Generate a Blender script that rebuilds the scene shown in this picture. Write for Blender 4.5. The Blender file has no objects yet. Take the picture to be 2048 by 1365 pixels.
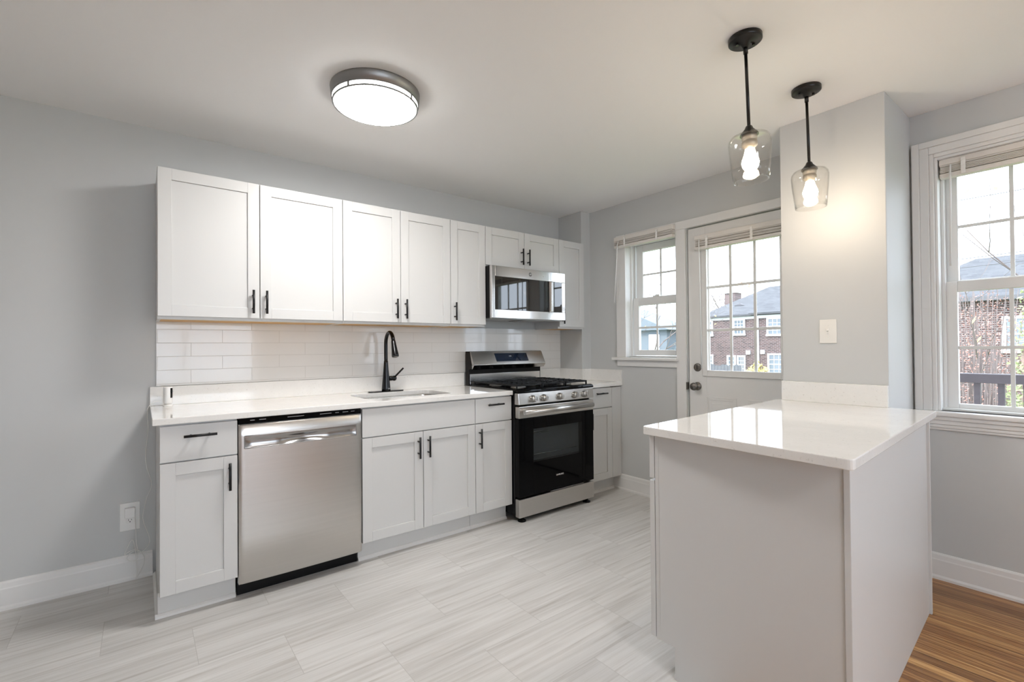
import bpy, math, random
from mathutils import Vector, Matrix
random.seed(7)
PI = math.pi
scene = bpy.context.scene
COL = scene.collection
ZC = 2.4355            # ceiling height
XR = 3.165             # kitchen part of the window wall
XD = 3.195             # dining part of the window wall

# ------------------------------------------------------------------ camera
def make_camera():
    yaw, pitch, roll = 0.6641096, 0.0095960, -0.0082513
    cy, sy, cp, sp = math.cos(yaw), math.sin(yaw), math.cos(pitch), math.sin(pitch)
    f = Vector((sy * cp, cy * cp, sp)); r = Vector((cy, -sy, 0)); u = r.cross(f)
    cr, sr = math.cos(roll), math.sin(roll)
    r2 = r * cr + u * sr; u2 = -r * sr + u * cr
    cam = bpy.data.cameras.new('camera'); o = bpy.data.objects.new('camera', cam); COL.objects.link(o)
    m = Matrix((r2, u2, -f)).transposed().to_4x4()
    m.translation = Vector((-0.06544, -3.25445, 1.21747))
    o.matrix_world = m
    cam.sensor_fit = 'HORIZONTAL'; cam.sensor_width = 36.0
    cam.lens = 949.882 / 2048 * 36
    cam.shift_y = 3.2 / 2048
    cam.clip_start = 0.02; cam.clip_end = 300
    scene.camera = o
make_camera()

# ------------------------------------------------------------------ view, sky, sun
scene.view_settings.view_transform = 'Standard'
scene.view_settings.look = 'None'
scene.view_settings.gamma = 1.0
scene.view_settings.use_curve_mapping = False
scene.view_settings.exposure = 0.38
scene.cycles.use_denoising = True
scene.cycles.max_bounces = 10
scene.cycles.diffuse_bounces = 6
scene.cycles.glossy_bounces = 5
scene.cycles.transmission_bounces = 6
scene.cycles.transparent_max_bounces = 16
scene.cycles.sample_clamp_indirect = 6.0
scene.cycles.caustics_reflective = False
scene.cycles.caustics_refractive = False
w = bpy.data.worlds.new('sky'); scene.world = w; w.use_nodes = True
nt = w.node_tree; nt.nodes.clear()
wo = nt.nodes.new('ShaderNodeOutputWorld'); wb = nt.nodes.new('ShaderNodeBackground')
wb.inputs['Color'].default_value = (0.86, 0.96, 1.10, 1); wb.inputs['Strength'].default_value = 4.7
nt.links.new(wb.outputs[0], wo.inputs[0])
sl = bpy.data.lights.new('sun', 'SUN'); sl.energy = 2.5; sl.angle = math.radians(1.5); sl.color = (1, .93, .82)
so = bpy.data.objects.new('sun', sl); COL.objects.link(so)
so.rotation_euler = Vector((0.75, -0.35, -0.60)).to_track_quat('-Z', 'Y').to_euler()
CEIL_E = 55.0          # emission of the flush ceiling light and the added rear one
BULB_E = 120.0          # emission of the pendant bulbs

# ------------------------------------------------------------------ materials
M = {}
def mat(name, col=(.8, .8, .8), rough=.5, metal=0.0, spec=.5, coat=0.0, emis=None, estr=0.0, bump=0.0, bscale=200.0, var=0.0, vscale=3.0, aniso=None):
    m = bpy.data.materials.new(name); m.use_nodes = True
    n = m.node_tree.nodes; l = m.node_tree.links; b = n['Principled BSDF']
    b.inputs['Base Color'].default_value = (*col, 1); b.inputs['Roughness'].default_value = rough
    b.inputs['Metallic'].default_value = metal
    b.inputs['Specular IOR Level'].default_value = spec
    b.inputs['Coat Weight'].default_value = coat
    tc = n.new('ShaderNodeTexCoord')
    if emis:
        b.inputs['Emission Color'].default_value = (*emis, 1); b.inputs['Emission Strength'].default_value = estr
    if var > 0:
        ns = n.new('ShaderNodeTexNoise'); ns.inputs['Scale'].default_value = vscale; ns.inputs['Detail'].default_value = 4
        mp = n.new('ShaderNodeMapping')
        if aniso: mp.inputs['Scale'].default_value = aniso
        l.new(tc.outputs['Object'], mp.inputs['Vector']); l.new(mp.outputs[0], ns.inputs['Vector'])
        mx = n.new('ShaderNodeMix'); mx.data_type = 'RGBA'
        mx.inputs['A'].default_value = (*[c * (1 - var) for c in col], 1)
        mx.inputs['B'].default_value = (*[min(1, c * (1 + var)) for c in col], 1)
        l.new(ns.outputs['Fac'], mx.inputs['Factor']); l.new(mx.outputs['Result'], b.inputs['Base Color'])
    if bump > 0:
        nb = n.new('ShaderNodeTexNoise'); nb.inputs['Scale'].default_value = bscale; nb.inputs['Detail'].default_value = 3
        bp = n.new('ShaderNodeBump'); bp.inputs['Strength'].default_value = bump; bp.inputs['Distance'].default_value = .002
        mp2 = n.new('ShaderNodeMapping')
        if aniso: mp2.inputs['Scale'].default_value = aniso
        l.new(tc.outputs['Object'], mp2.inputs['Vector']); l.new(mp2.outputs[0], nb.inputs['Vector'])
        l.new(nb.outputs['Fac'], bp.inputs['Height']); l.new(bp.outputs[0], b.inputs['Normal'])
    M[name] = m
    return m
def ramp(n, stops):
    r = n.new('ShaderNodeValToRGB'); e = r.color_ramp.elements
    while len(e) < len(stops): e.new(.5)
    for k, (p, c) in enumerate(stops): e[k].position = p; e[k].color = (*c, 1)
    return r

mat('wall_paint', (.57, .575, .57), .55, bump=.05, bscale=350)
mat('ceiling_paint', (.89, .885, .88), .75, bump=.03, bscale=300)
mat('white_trim', (.77, .76, .745), .35, var=.02, vscale=6)
mat('cabinet_white', (.635, .63, .62), .38, bump=.015, bscale=500)
mat('cabinet_gray', (.66, .67, .68), .45, var=.02)
mat('maple', (.62, .36, .12), .5, var=.2, vscale=10, aniso=(1, 8, 1))
mat('faucet_black', (.005, .005, .006), .2, spec=.4, var=.05)
mat('black_metal', (.007, .007, .008), .36, spec=.35, bump=.02, bscale=400)
mat('bronze', (.008, .0065, .0055), .3, metal=.2, bump=.02)
mat('black_gloss', (.002, .002, .0025), .05, spec=.12, var=.05)
mat('mirror_glass', (.003, .003, .004), .03, spec=1.0, var=.05)
mat('ring_metal', (.24, .24, .235), .5, metal=1.0, var=.05)
mat('black_enamel', (.003, .003, .004), .12, spec=.25, var=.1)
mat('black_plastic', (.004, .004, .0045), .45, spec=.2, var=.1)
mat('cast_iron', (.006, .006, .007), .4, spec=.25, bump=.1, bscale=600)
mat('stainless', (.60, .58, .555), .28, metal=1.0, bump=.04, bscale=40, aniso=(1, 1, 60), var=.05, vscale=2)
mat('stainless_bright', (.70, .69, .68), .16, metal=1.0, var=.03, vscale=2)
mat('pocket_metal', (.36, .35, .345), .22, metal=1.0, var=.03)
mat('stainless_sink', (.62, .60, .57), .25, metal=1.0, var=.04)
mat('knob_metal', (.46, .45, .43), .3, metal=1.0, var=.05)
mat('antique_nickel', (.20, .185, .17), .35, metal=1.0, var=.1, vscale=30)
mat('satin_nickel', (.33, .325, .32), .42, metal=1.0, var=.05)
mat('white_plastic', (.82, .81, .79), .35, var=.01)
mat('plate_white', (.80, .78, .74), .35, var=.01)
mat('dark_slot', (.05, .05, .05), .6, var=.05)
mat('display_blue', (.012, .022, .045), .06, coat=.8, var=.2)
mat('lettering', (.75, .75, .75), .4, var=.02)
mat('cable_white', (.78, .77, .74), .5, var=.02)
mat('oven_inside', (.24, .25, .255), .35, var=.15, vscale=8)
mat('chrome_rod', (.75, .75, .75), .2, metal=1, var=.02)
mat('vinyl_white', (.76, .76, .75), .35, var=.015)
mat('blind_white', (.74, .70, .655), .45, var=.03, vscale=20)
mat('ladder_tape', (.85, .83, .80), .7, var=.02)
mat('diffuser', (.9, .9, .9), .4, emis=(1, .985, .965), estr=CEIL_E)
mat('diffuser_side', (.9, .9, .9), .4, emis=(1, .985, .965), estr=16.0)
mat('bulb_glow', (.9, .9, .9), .4, emis=(1, .85, .66), estr=BULB_E, var=.001)
mat('bulb_base', (.85, .80, .72), .4, emis=(1, .85, .66), estr=12.0, var=.001)
mat('socket', (.45, .40, .33), .4, metal=.6, bump=.2, bscale=300)
mat('grass', (.16, .20, .07), .9, var=.5, vscale=2)
mat('fence_wood', (.12, .125, .14), .8, var=.3, vscale=4, aniso=(1, 14, 1))
mat('rail_paint', (.055, .042, .048), .6, var=.2, vscale=8)
mat('bark', (.22, .16, .13), .9, var=.4, vscale=12)
mat('bark_pale', (.16, .13, .12), .9, var=.4, vscale=12)
mat('leaf_gold', (.42, .36, .12), .6, var=.5, vscale=6)
mat('leaf_orange', (.72, .30, .10), .6, var=.4, vscale=3)
mat('leaf_red', (.36, .19, .15), .7, var=.5, vscale=5)
mat('leaf_green', (.24, .27, .13), .7, var=.6, vscale=6)
mat('leaf_dark', (.08, .11, .115), .7, var=.4, vscale=3)
mat('house_trim', (.85, .85, .87), .5, var=.02)
mat('house_glass', (.16, .19, .22), .1, var=.3, vscale=1)
mat('siding_blue', (.13, .155, .18), .7, var=.15, vscale=3, aniso=(1, 1, 12))
mat('wire_black', (.10, .10, .11), .6, var=.1)
mat('wall_plaster', (.62, .62, .60), .7, bump=.03)

def glass_mat(name, f0=.04, tint=(1, 1, 1), rough=0.0):
    # thin glass: clear, with a Schlick reflection that is the same from both faces
    m = bpy.data.materials.new(name); m.use_nodes = True
    n = m.node_tree.nodes; l = m.node_tree.links; n.clear()
    o = n.new('ShaderNodeOutputMaterial'); t = n.new('ShaderNodeBsdfTransparent'); g = n.new('ShaderNodeBsdfGlossy')
    t.inputs[0].default_value = (*tint, 1); g.inputs['Roughness'].default_value = rough
    lw = n.new('ShaderNodeLayerWeight'); lw.inputs['Blend'].default_value = .5
    pw = n.new('ShaderNodeMath'); pw.operation = 'POWER'; pw.inputs[1].default_value = 5.0; l.new(lw.outputs['Facing'], pw.inputs[0])
    f = n.new('ShaderNodeMath'); f.operation = 'MULTIPLY_ADD'; f.inputs[1].default_value = 1 - f0; f.inputs[2].default_value = f0; l.new(pw.outputs[0], f.inputs[0])
    mx = n.new('ShaderNodeMixShader')
    l.new(f.outputs[0], mx.inputs[0]); l.new(t.outputs[0], mx.inputs[1]); l.new(g.outputs[0], mx.inputs[2]); l.new(mx.outputs[0], o.inputs[0])
    M[name] = m
glass_mat('window_glass', .03, (.97, .975, .975))
glass_mat('shade_glass', .045, (.985, .98, .97), .02)
glass_mat('oven_glass', .03, (.62, .64, .65), .02)

def quartz():
    m = bpy.data.materials.new('quartz'); m.use_nodes = True
    n = m.node_tree.nodes; l = m.node_tree.links; b = n['Principled BSDF']
    tc = n.new('ShaderNodeTexCoord')
    a = n.new('ShaderNodeTexNoise'); a.inputs['Scale'].default_value = 7; a.inputs['Detail'].default_value = 8; a.inputs['Roughness'].default_value = .7
    s = n.new('ShaderNodeTexNoise'); s.inputs['Scale'].default_value = 70; s.inputs['Detail'].default_value = 5; s.inputs['Roughness'].default_value = .8
    l.new(tc.outputs['Object'], a.inputs['Vector']); l.new(tc.outputs['Object'], s.inputs['Vector'])
    r1 = ramp(n, [(.0, (.84, .825, .80)), (.45, (.80, .785, .76)), (.62, (.83, .815, .79)), (1, (.78, .76, .735))])
    r2 = ramp(n, [(.0, (.62, .60, .57)), (.32, (.70, .68, .65)), (.40, (1, 1, 1)), (1, (1, 1, 1))])
    l.new(a.outputs['Fac'], r1.inputs[0]); l.new(s.outputs['Fac'], r2.inputs[0])
    mx = n.new('ShaderNodeMix'); mx.data_type = 'RGBA'; mx.blend_type = 'MULTIPLY'; mx.inputs['Factor'].default_value = .9
    l.new(r1.outputs[0], mx.inputs['A']); l.new(r2.outputs[0], mx.inputs['B'])
    l.new(mx.outputs['Result'], b.inputs['Base Color'])
    b.inputs['Roughness'].default_value = .05; b.inputs['Specular IOR Level'].default_value = .6
    M['quartz'] = m
quartz()

def brick_coords(n, l, swap, ox, oy, sx=1, sy=1):
    """object coords -> (u,v,0) where swap picks which axes"""
    tc = n.new('ShaderNodeTexCoord'); s = n.new('ShaderNodeSeparateXYZ'); l.new(tc.outputs['Object'], s.inputs[0])
    c = n.new('ShaderNodeCombineXYZ')
    for k, (ax, off) in enumerate(zip(swap, (ox, oy))):
        ad = n.new('ShaderNodeMath'); ad.operation = 'ADD'; ad.inputs[1].default_value = off
        l.new(s.outputs[ax], ad.inputs[0]); l.new(ad.outputs[0], c.inputs[k])
    return c
def brick_node(n, l, c, wdt, hgt, mortar, off=.5, smooth=.1):
    b = n.new('ShaderNodeTexBrick'); b.offset = off; b.offset_frequency = 2
    b.inputs['Scale'].default_value = 1; b.inputs['Brick Width'].default_value = wdt; b.inputs['Row Height'].default_value = hgt
    b.inputs['Mortar Size'].default_value = mortar; b.inputs['Mortar Smooth'].default_value = smooth
    b.inputs['Color1'].default_value = (0, 0, 0, 1); b.inputs['Color2'].default_value = (1, 1, 1, 1); b.inputs['Mortar'].default_value = (.5, .5, .5, 1)
    l.new(c.outputs[0], b.inputs['Vector'])
    return b
def grain(n, l, c, rnd, scale, detail=6, dist=0.0):
    """noise stretched along u, shifted per brick"""
    mp = n.new('ShaderNodeMapping'); mp.inputs['Scale'].default_value = (*scale, 1)
    l.new(c.outputs[0], mp.inputs['Vector'])
    cb = n.new('ShaderNodeCombineXYZ'); mul = n.new('ShaderNodeMath'); mul.operation = 'MULTIPLY'; mul.inputs[1].default_value = 37.0
    l.new(rnd, mul.inputs[0]); l.new(mul.outputs[0], cb.inputs[2]); l.new(mul.outputs[0], cb.inputs[0])
    ad = n.new('ShaderNodeVectorMath'); ad.operation = 'ADD'; l.new(mp.outputs[0], ad.inputs[0]); l.new(cb.outputs[0], ad.inputs[1])
    ns = n.new('ShaderNodeTexNoise'); ns.inputs['Scale'].default_value = 1; ns.inputs['Detail'].default_value = detail; ns.inputs['Distortion'].default_value = dist
    ns.inputs['Roughness'].default_value = .6
    l.new(ad.outputs[0], ns.inputs['Vector'])
    return ns

def floor_tile_mat():
    m = bpy.data.materials.new('floor_tile'); m.use_nodes = True
    n = m.node_tree.nodes; l = m.node_tree.links; b = n['Principled BSDF']
    c = brick_coords(n, l, 'XY', -.112 + .305 + .61 * 20, 1.05 + .3075 * 40)
    br = brick_node(n, l, c, .61, .3075, .0011)
    g = grain(n, l, c, br.outputs['Color'], (1.7, 55), 8, .5)
    g2 = grain(n, l, c, br.outputs['Color'], (1.1, 7), 4, .3)
    r = ramp(n, [(.25, (.46, .43, .40)), (.42, (.60, .58, .555)), (.60, (.68, .665, .645)), (.8, (.72, .705, .685))])
    l.new(g.outputs['Fac'], r.inputs[0])
    r2 = ramp(n, [(.3, (.86, .855, .85)), (.6, (1, 1, 1))]); l.new(g2.outputs['Fac'], r2.inputs[0])
    mm = n.new('ShaderNodeMix'); mm.data_type = 'RGBA'; mm.blend_type = 'MULTIPLY'; mm.inputs['Factor'].default_value = 1
    l.new(r.outputs[0], mm.inputs['A']); l.new(r2.outputs[0], mm.inputs['B'])
    mx = n.new('ShaderNodeMix'); mx.data_type = 'RGBA'; mx.inputs['B'].default_value = (.47, .45, .43, 1)
    l.new(br.outputs['Fac'], mx.inputs['Factor']); l.new(mm.outputs['Result'], mx.inputs['A']); l.new(mx.outputs['Result'], b.inputs['Base Color'])
    b.inputs['Roughness'].default_value = .42; b.inputs['Specular IOR Level'].default_value = .4
    M['floor_tile'] = m
floor_tile_mat()
def wood_mat():
    m = bpy.data.materials.new('hardwood'); m.use_nodes = True
    n = m.node_tree.nodes; l = m.node_tree.links; b = n['Principled BSDF']
    c = brick_coords(n, l, 'YX', 30.0, 30.02)
    br = brick_node(n, l, c, 2.3, .0572, .0011, .37)
    g = grain(n, l, c, br.outputs['Color'], (2.5, 95), 5, .8)
    wv = grain(n, l, c, br.outputs['Color'], (1.6, 22), 3, 2.0)
    r = ramp(n, [(.28, (.14, .055, .016)), (.42, (.32, .14, .045)), (.52, (.50, .265, .095)), (.70, (.68, .43, .19))])
    l.new(g.outputs['Fac'], r.inputs[0])
    r3 = ramp(n, [(.0, (.50, .42, .36)), (.3, (.95, .85, .74)), (.6, (.8, .72, .66)), (1, (1.3, 1.34, 1.36))]); l.new(br.outputs['Color'], r3.inputs[0])
    mm = n.new('ShaderNodeMix'); mm.data_type = 'RGBA'; mm.blend_type = 'MULTIPLY'; mm.inputs['Factor'].default_value = .8
    l.new(r.outputs[0], mm.inputs['A']); l.new(r3.outputs[0], mm.inputs['B'])
    r4 = ramp(n, [(.40, (.62, .55, .48)), (.48, (1, 1, 1)), (.55, (.75, .7, .62)), (.62, (1, 1, 1))]); l.new(wv.outputs['Fac'], r4.inputs[0])
    m2 = n.new('ShaderNodeMix'); m2.data_type = 'RGBA'; m2.blend_type = 'MULTIPLY'; m2.inputs['Factor'].default_value = .55
    l.new(mm.outputs['Result'], m2.inputs['A']); l.new(r4.outputs[0], m2.inputs['B'])
    mx = n.new('ShaderNodeMix'); mx.data_type = 'RGBA'; mx.inputs['B'].default_value = (.06, .03, .015, 1)
    l.new(br.outputs['Fac'], mx.inputs['Factor']); l.new(m2.outputs['Result'], mx.inputs['A']); l.new(mx.outputs['Result'], b.inputs['Base Color'])
    b.inputs['Roughness'].default_value = .3
    M['hardwood'] = m
wood_mat()
def tile_mat():
    m = bpy.data.materials.new('subway_tile'); m.use_nodes = True
    n = m.node_tree.nodes; l = m.node_tree.links; b = n['Principled BSDF']
    c = brick_coords(n, l, 'XZ', -.008 + .3065 * 20 , -1.1055 + .0755 * 41)
    br = brick_node(n, l, c, .3065, .0755, .0014, .5, .25)
    mx = n.new('ShaderNodeMix'); mx.data_type = 'RGBA'; mx.inputs['A'].default_value = (.80, .785, .76, 1); mx.inputs['B'].default_value = (.64, .62, .59, 1)
    l.new(br.outputs['Fac'], mx.inputs['Factor']); l.new(mx.outputs['Result'], b.inputs['Base Color'])
    rr = n.new('ShaderNodeMix'); rr.inputs['A'].default_value = .07; rr.inputs['B'].default_value = .7
    l.new(br.outputs['Fac'], rr.inputs['Factor']); l.new(rr.outputs['Result'], b.inputs['Roughness'])
    bp = n.new('ShaderNodeBump'); bp.invert = True; bp.inputs['Strength'].default_value = .5; bp.inputs['Distance'].default_value = .0015
    l.new(br.outputs['Fac'], bp.inputs['Height']); l.new(bp.outputs[0], b.inputs['Normal'])
    M['subway_tile'] = m
tile_mat()
def brickwall_mat():
    m = bpy.data.materials.new('house_brick'); m.use_nodes = True
    n = m.node_tree.nodes; l = m.node_tree.links; b = n['Principled BSDF']
    c = brick_coords(n, l, 'YZ', 50, 50)
    br = brick_node(n, l, c, .24, .085, .011)
    r = ramp(n, [(0, (.055, .032, .032)), (.5, (.10, .056, .054)), (1, (.14, .085, .08))]); l.new(br.outputs['Color'], r.inputs[0])
    mx = n.new('ShaderNodeMix'); mx.data_type = 'RGBA'; mx.inputs['B'].default_value = (.24, .225, .225, 1)
    l.new(br.outputs['Fac'], mx.inputs['Factor']); l.new(r.outputs[0], mx.inputs['A']); l.new(mx.outputs['Result'], b.inputs['Base Color'])
    b.inputs['Roughness'].default_value = .85
    M['house_brick'] = m
brickwall_mat()
def shingle_mat():
    m = bpy.data.materials.new('roof_shingle'); m.use_nodes = True
    n = m.node_tree.nodes; l = m.node_tree.links; b = n['Principled BSDF']
    c = brick_coords(n, l, 'YZ', 50, 50)
    br = brick_node(n, l, c, .30, .075, .006)
    r = ramp(n, [(0, (.068, .070, .076)), (1, (.10, .103, .11))]); l.new(br.outputs['Color'], r.inputs[0])
    mx = n.new('ShaderNodeMix'); mx.data_type = 'RGBA'; mx.inputs['B'].default_value = (.06, .065, .075, 1)
    l.new(br.outputs['Fac'], mx.inputs['Factor']); l.new(r.outputs[0], mx.inputs['A']); l.new(mx.outputs['Result'], b.inputs['Base Color'])
    b.inputs['Roughness'].default_value = .9
    M['roof_shingle'] = m
shingle_mat()

# ------------------------------------------------------------------ mesh helpers
class MB:
    def __init__(s): s.v = []; s.f = []; s.s = []
    def add(s, vs, fs, smooth=False):
        b = len(s.v); s.v += [tuple(x) for x in vs]
        for f in fs: s.f.append(tuple(b + i for i in f)); s.s.append(smooth)
        return s
    def box(s, x0, x1, y0, y1, z0, z1, mx=None):
        x0, x1 = min(x0, x1), max(x0, x1); y0, y1 = min(y0, y1), max(y0, y1); z0, z1 = min(z0, z1), max(z0, z1)
        vs = [Vector((x, y, z)) for z in (z0, z1) for y in (y0, y1) for x in (x0, x1)]
        if mx: vs = [mx @ v for v in vs]
        return s.add(vs, [(0, 2, 3, 1), (4, 5, 7, 6), (0, 1, 5, 4), (2, 6, 7, 3), (0, 4, 6, 2), (1, 3, 7, 5)])
    def prism(s, poly, z0, z1, axis='z'):
        """poly: list of (a,b), counter-clockwise; extruded along axis"""
        n = len(poly)
        def P(a, b, c): return {'z': (a, b, c), 'y': (a, c, b), 'x': (c, a, b)}[axis]
        vs = [P(a, b, z0) for a, b in poly] + [P(a, b, z1) for a, b in poly]
        fs = [tuple(range(n - 1, -1, -1)), tuple(range(n, 2 * n))] + [(i, (i + 1) % n, n + (i + 1) % n, n + i) for i in range(n)]
        if axis == 'y': fs = [tuple(reversed(f)) for f in fs]
        return s.add(vs, fs)
    def lathe(s, prof, c=(0, 0, 0), seg=32, mx=None, smooth=True):
        """prof: list of (r,z) revolved about z at c; mx applied before c"""
        vs = []; fs = []; n = len(prof)
        for r, z in prof:
            for k in range(seg):
                a = 2 * PI * k / seg; v = Vector((r * math.cos(a), r * math.sin(a), z))
                if mx: v = mx @ v
                vs.append(v + Vector(c))
        for i in range(n - 1):
            for k in range(seg):
                fs.append((i * seg + k, i * seg + (k + 1) % seg, (i + 1) * seg + (k + 1) % seg, (i + 1) * seg + k))
        s.add(vs, fs, smooth)
        caps = []
        b = len(s.v) - len(vs)
        if prof[0][0] > 1e-5: s.f.append(tuple(b + k for k in range(seg - 1, -1, -1))); s.s.append(False)
        if prof[-1][0] > 1e-5: s.f.append(tuple(b + (n - 1) * seg + k for k in range(seg))); s.s.append(False)
        return s
    def cyl(s, p0, p1, r, seg=20, r1=None, smooth=True):
        p0 = Vector(p0); p1 = Vector(p1); d = p1 - p0; L = d.length
        q = d.to_track_quat('Z', 'Y').to_matrix().to_4x4()
        return s.lathe([(r, 0), (r if r1 is None else r1, L)], p0, seg, q, smooth)
    def tube(s, pts, r, seg=10, caps=True):
        pts = [Vector(p) for p in pts]; n = len(pts); rs = r if isinstance(r, (list, tuple)) else [r] * n
        t0 = (pts[1] - pts[0]).normalized()
        a = Vector((0, 0, 1)) if abs(t0.z) < .9 else Vector((1, 0, 0))
        nrm = (a - t0 * a.dot(t0)).normalized(); vs = []; fs = []
        for i in range(n):
            t = (pts[min(i + 1, n - 1)] - pts[max(i - 1, 0)]).normalized()
            nrm = (nrm - t * nrm.dot(t)).normalized(); bn = t.cross(nrm)
            for k in range(seg):
                an = 2 * PI * k / seg; vs.append(pts[i] + (nrm * math.cos(an) + bn * math.sin(an)) * rs[i])
        for i in range(n - 1):
            for k in range(seg): fs.append((i * seg + k, i * seg + (k + 1) % seg, (i + 1) * seg + (k + 1) % seg, (i + 1) * seg + k))
        s.add(vs, fs, True)
        if caps:
            b = len(s.v) - len(vs)
            s.f.append(tuple(b + k for k in range(seg - 1, -1, -1))); s.s.append(False)
            s.f.append(tuple(b + (n - 1) * seg + k for k in range(seg))); s.s.append(False)
        return s
def top(o):
    while o.parent: o = o.parent
    return o
def build(name, mb, m, parent=None, bev=0.0, local=False, seg=2):
    me = bpy.data.meshes.new(name)
    off = Vector((0, 0, 0)) if (parent is None or local) else Vector(top(parent).location)
    me.from_pydata([tuple(Vector(v) - off) for v in mb.v], [], mb.f); me.update()
    for p, sm in zip(me.polygons, mb.s): p.use_smooth = sm
    me.materials.append(M[m] if isinstance(m, str) else m)
    o = bpy.data.objects.new(name, me); COL.objects.link(o)
    if parent is not None: o.parent = parent
    if bev > 0:
        b = o.modifiers.new('bevel', 'BEVEL'); b.width = bev; b.segments = seg; b.limit_method = 'ANGLE'; b.angle_limit = math.radians(40)
        b.harden_normals = False
    return o
def tag(o, label, cat, group=None):
    o['label'] = label; o['category'] = cat
    if group: o['group'] = group
    return o
def thing(name, label, cat, loc=(0, 0, 0), rz=0.0, group=None):
    o = bpy.data.objects.new(name, None); COL.objects.link(o); o.location = loc; o.rotation_euler = (0, 0, rz)
    o.empty_display_size = .05
    return tag(o, label, cat, group)
def struct(name, mb, m, parent=None, bev=0.0):
    o = build(name, mb, m, parent, bev)
    if parent is None: o['kind'] = 'structure'
    return o
def struct_root(name, loc):
    o = bpy.data.objects.new(name, None); COL.objects.link(o); o.location = loc; o['kind'] = 'structure'; o.empty_display_size = .05
    return o
def text_mesh(name, body, size, m, parent, mx, depth=.0004):
    cu = bpy.data.curves.new(name, 'FONT'); cu.body = body; cu.size = size; cu.align_x = 'CENTER'; cu.align_y = 'CENTER'; cu.extrude = depth
    t = bpy.data.objects.new(name + '_tmp', cu); COL.objects.link(t)
    dg = bpy.context.evaluated_depsgraph_get(); me = bpy.data.meshes.new_from_object(t.evaluated_get(dg))
    bpy.data.objects.remove(t); bpy.data.curves.remove(cu)
    me.transform(mx @ Matrix.Identity(4)); me.transform(Matrix.Translation(-Vector(top(parent).location)))
    me.materials.clear(); me.materials.append(M[m]); me.name = name
    o = bpy.data.objects.new(name, me); COL.objects.link(o); o.parent = parent
    return o
FRONT = Matrix.Rotation(PI / 2, 4, 'X')        # text that faces -y

# ------------------------------------------------------------------ room shell
Y0, X0, YE = 0.0, -2.6, -6.5
YT = -2.40      # tile meets hardwood
struct('floor', MB().box(X0, XR + .16, YT, Y0 + .12, -.10, 0), 'floor_tile')
struct('floor_wood', MB().box(X0, XD + .14, YE, YT, -.10, 0), 'hardwood')
struct('ceiling', MB().box(X0 - .12, XD + .14, YE - .12, Y0 + .12, ZC, ZC + .15), 'ceiling_paint')
struct('wall_back', MB().box(X0 - .12, XR + .13, Y0, Y0 + .12, -.1, ZC), 'wall_paint')
struct('wall_left', MB().box(X0 - .12, X0, YE, Y0, -.1, ZC), 'wall_paint')
# rear wall, with a wide opening added to let sky light in
RW = (-1.6, 1.6, .6, 2.1)
struct('wall_rear', MB().box(X0 - .12, RW[0], YE - .12, YE, -.1, ZC).box(RW[1], XD + .14, YE - .12, YE, -.1, ZC)
       .box(RW[0], RW[1], YE - .12, YE, -.1, RW[2]).box(RW[0], RW[1], YE - .12, YE, RW[3], ZC), 'wall_paint')
# window wall: window 1, back door, window 2
W1 = (-1.19, -.69, 1.125, 2.085)      # y0,y1,z0,z1
DR = (-2.075, -1.262, 0, 2.097)
W2 = (-3.385, -2.672, .87, 2.185)
mb = MB()
xo = XR + .13
mb.box(XR, xo, W1[1], 0, -.1, ZC)
mb.box(XR, xo, W1[0], W1[1], -.1, W1[2]); mb.box(XR, xo, W1[0], W1[1], W1[3], ZC)
mb.box(XR, xo, DR[1], W1[0], -.1, ZC)
mb.box(XR, xo, DR[0], DR[1], DR[3], ZC); mb.box(XR, xo, DR[0], DR[1], -.1, 0)
mb.box(XR, xo, -2.30, DR[0], -.1, ZC)
xo = XD + .14
mb.box(XD, xo, W2[1], -2.30, -.1, ZC)
mb.box(XD, xo, W2[0], W2[1], -.1, W2[2]); mb.box(XD, xo, W2[0], W2[1], W2[3], ZC)
W4 = (-5.75, -4.35, .87, 2.185)  # opening for an added, unseen window that brings in ambient daylight
mb.box(XD, xo, W4[1], W2[0], -.1, ZC)
mb.box(XD, xo, W4[0], W4[1], -.1, W4[2]); mb.box(XD, xo, W4[0], W4[1], W4[3], ZC)
mb.box(XD, xo, YE, W4[0], -.1, ZC)
struct('wall_right', mb, 'wall_paint')
CX, CY0, CY1 = 2.75, -2.575, -2.10
struct('wall_column', MB().box(CX, XD + .01, CY0, CY1, 0, ZC), 'wall_paint', bev=.003)
struct('wall_chase', MB().box(3.053, XR + .01, -.29, .01, 0, ZC), 'wall_paint', bev=.003)

def baseboard(name, pts_fn):
    """profile (d outward from the wall, z)"""
    prof = [(0, 0), (.020, 0), (.020, .012), (.014, .022), (.013, .098), (.011, .104), (.009, .124), (.004, .132), (0, .133)]
    n = len(prof); a, b = pts_fn
    vs = [a(d, z) for d, z in prof] + [b(d, z) for d, z in prof]
    fs = [(i, (i + 1) % n, n + (i + 1) % n, n + i) for i in range(n)] + [tuple(range(n - 1, -1, -1)), tuple(range(n, 2 * n))]
    struct(name, MB().add(vs, fs), 'white_trim')
baseboard('baseboard_back', (lambda d, z: (X0, -d, z), lambda d, z: (-.013, -d, z)))
baseboard('baseboard_right', (lambda d, z: (XR - d, -1.19, z), lambda d, z: (XR - d, -.552, z)))
baseboard('baseboard_dining', (lambda d, z: (XD - d, YE, z), lambda d, z: (XD - d, CY0, z)))
baseboard('baseboard_left', (lambda d, z: (X0 + d, YE, z), lambda d, z: (X0 + d, 0, z)))

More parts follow.
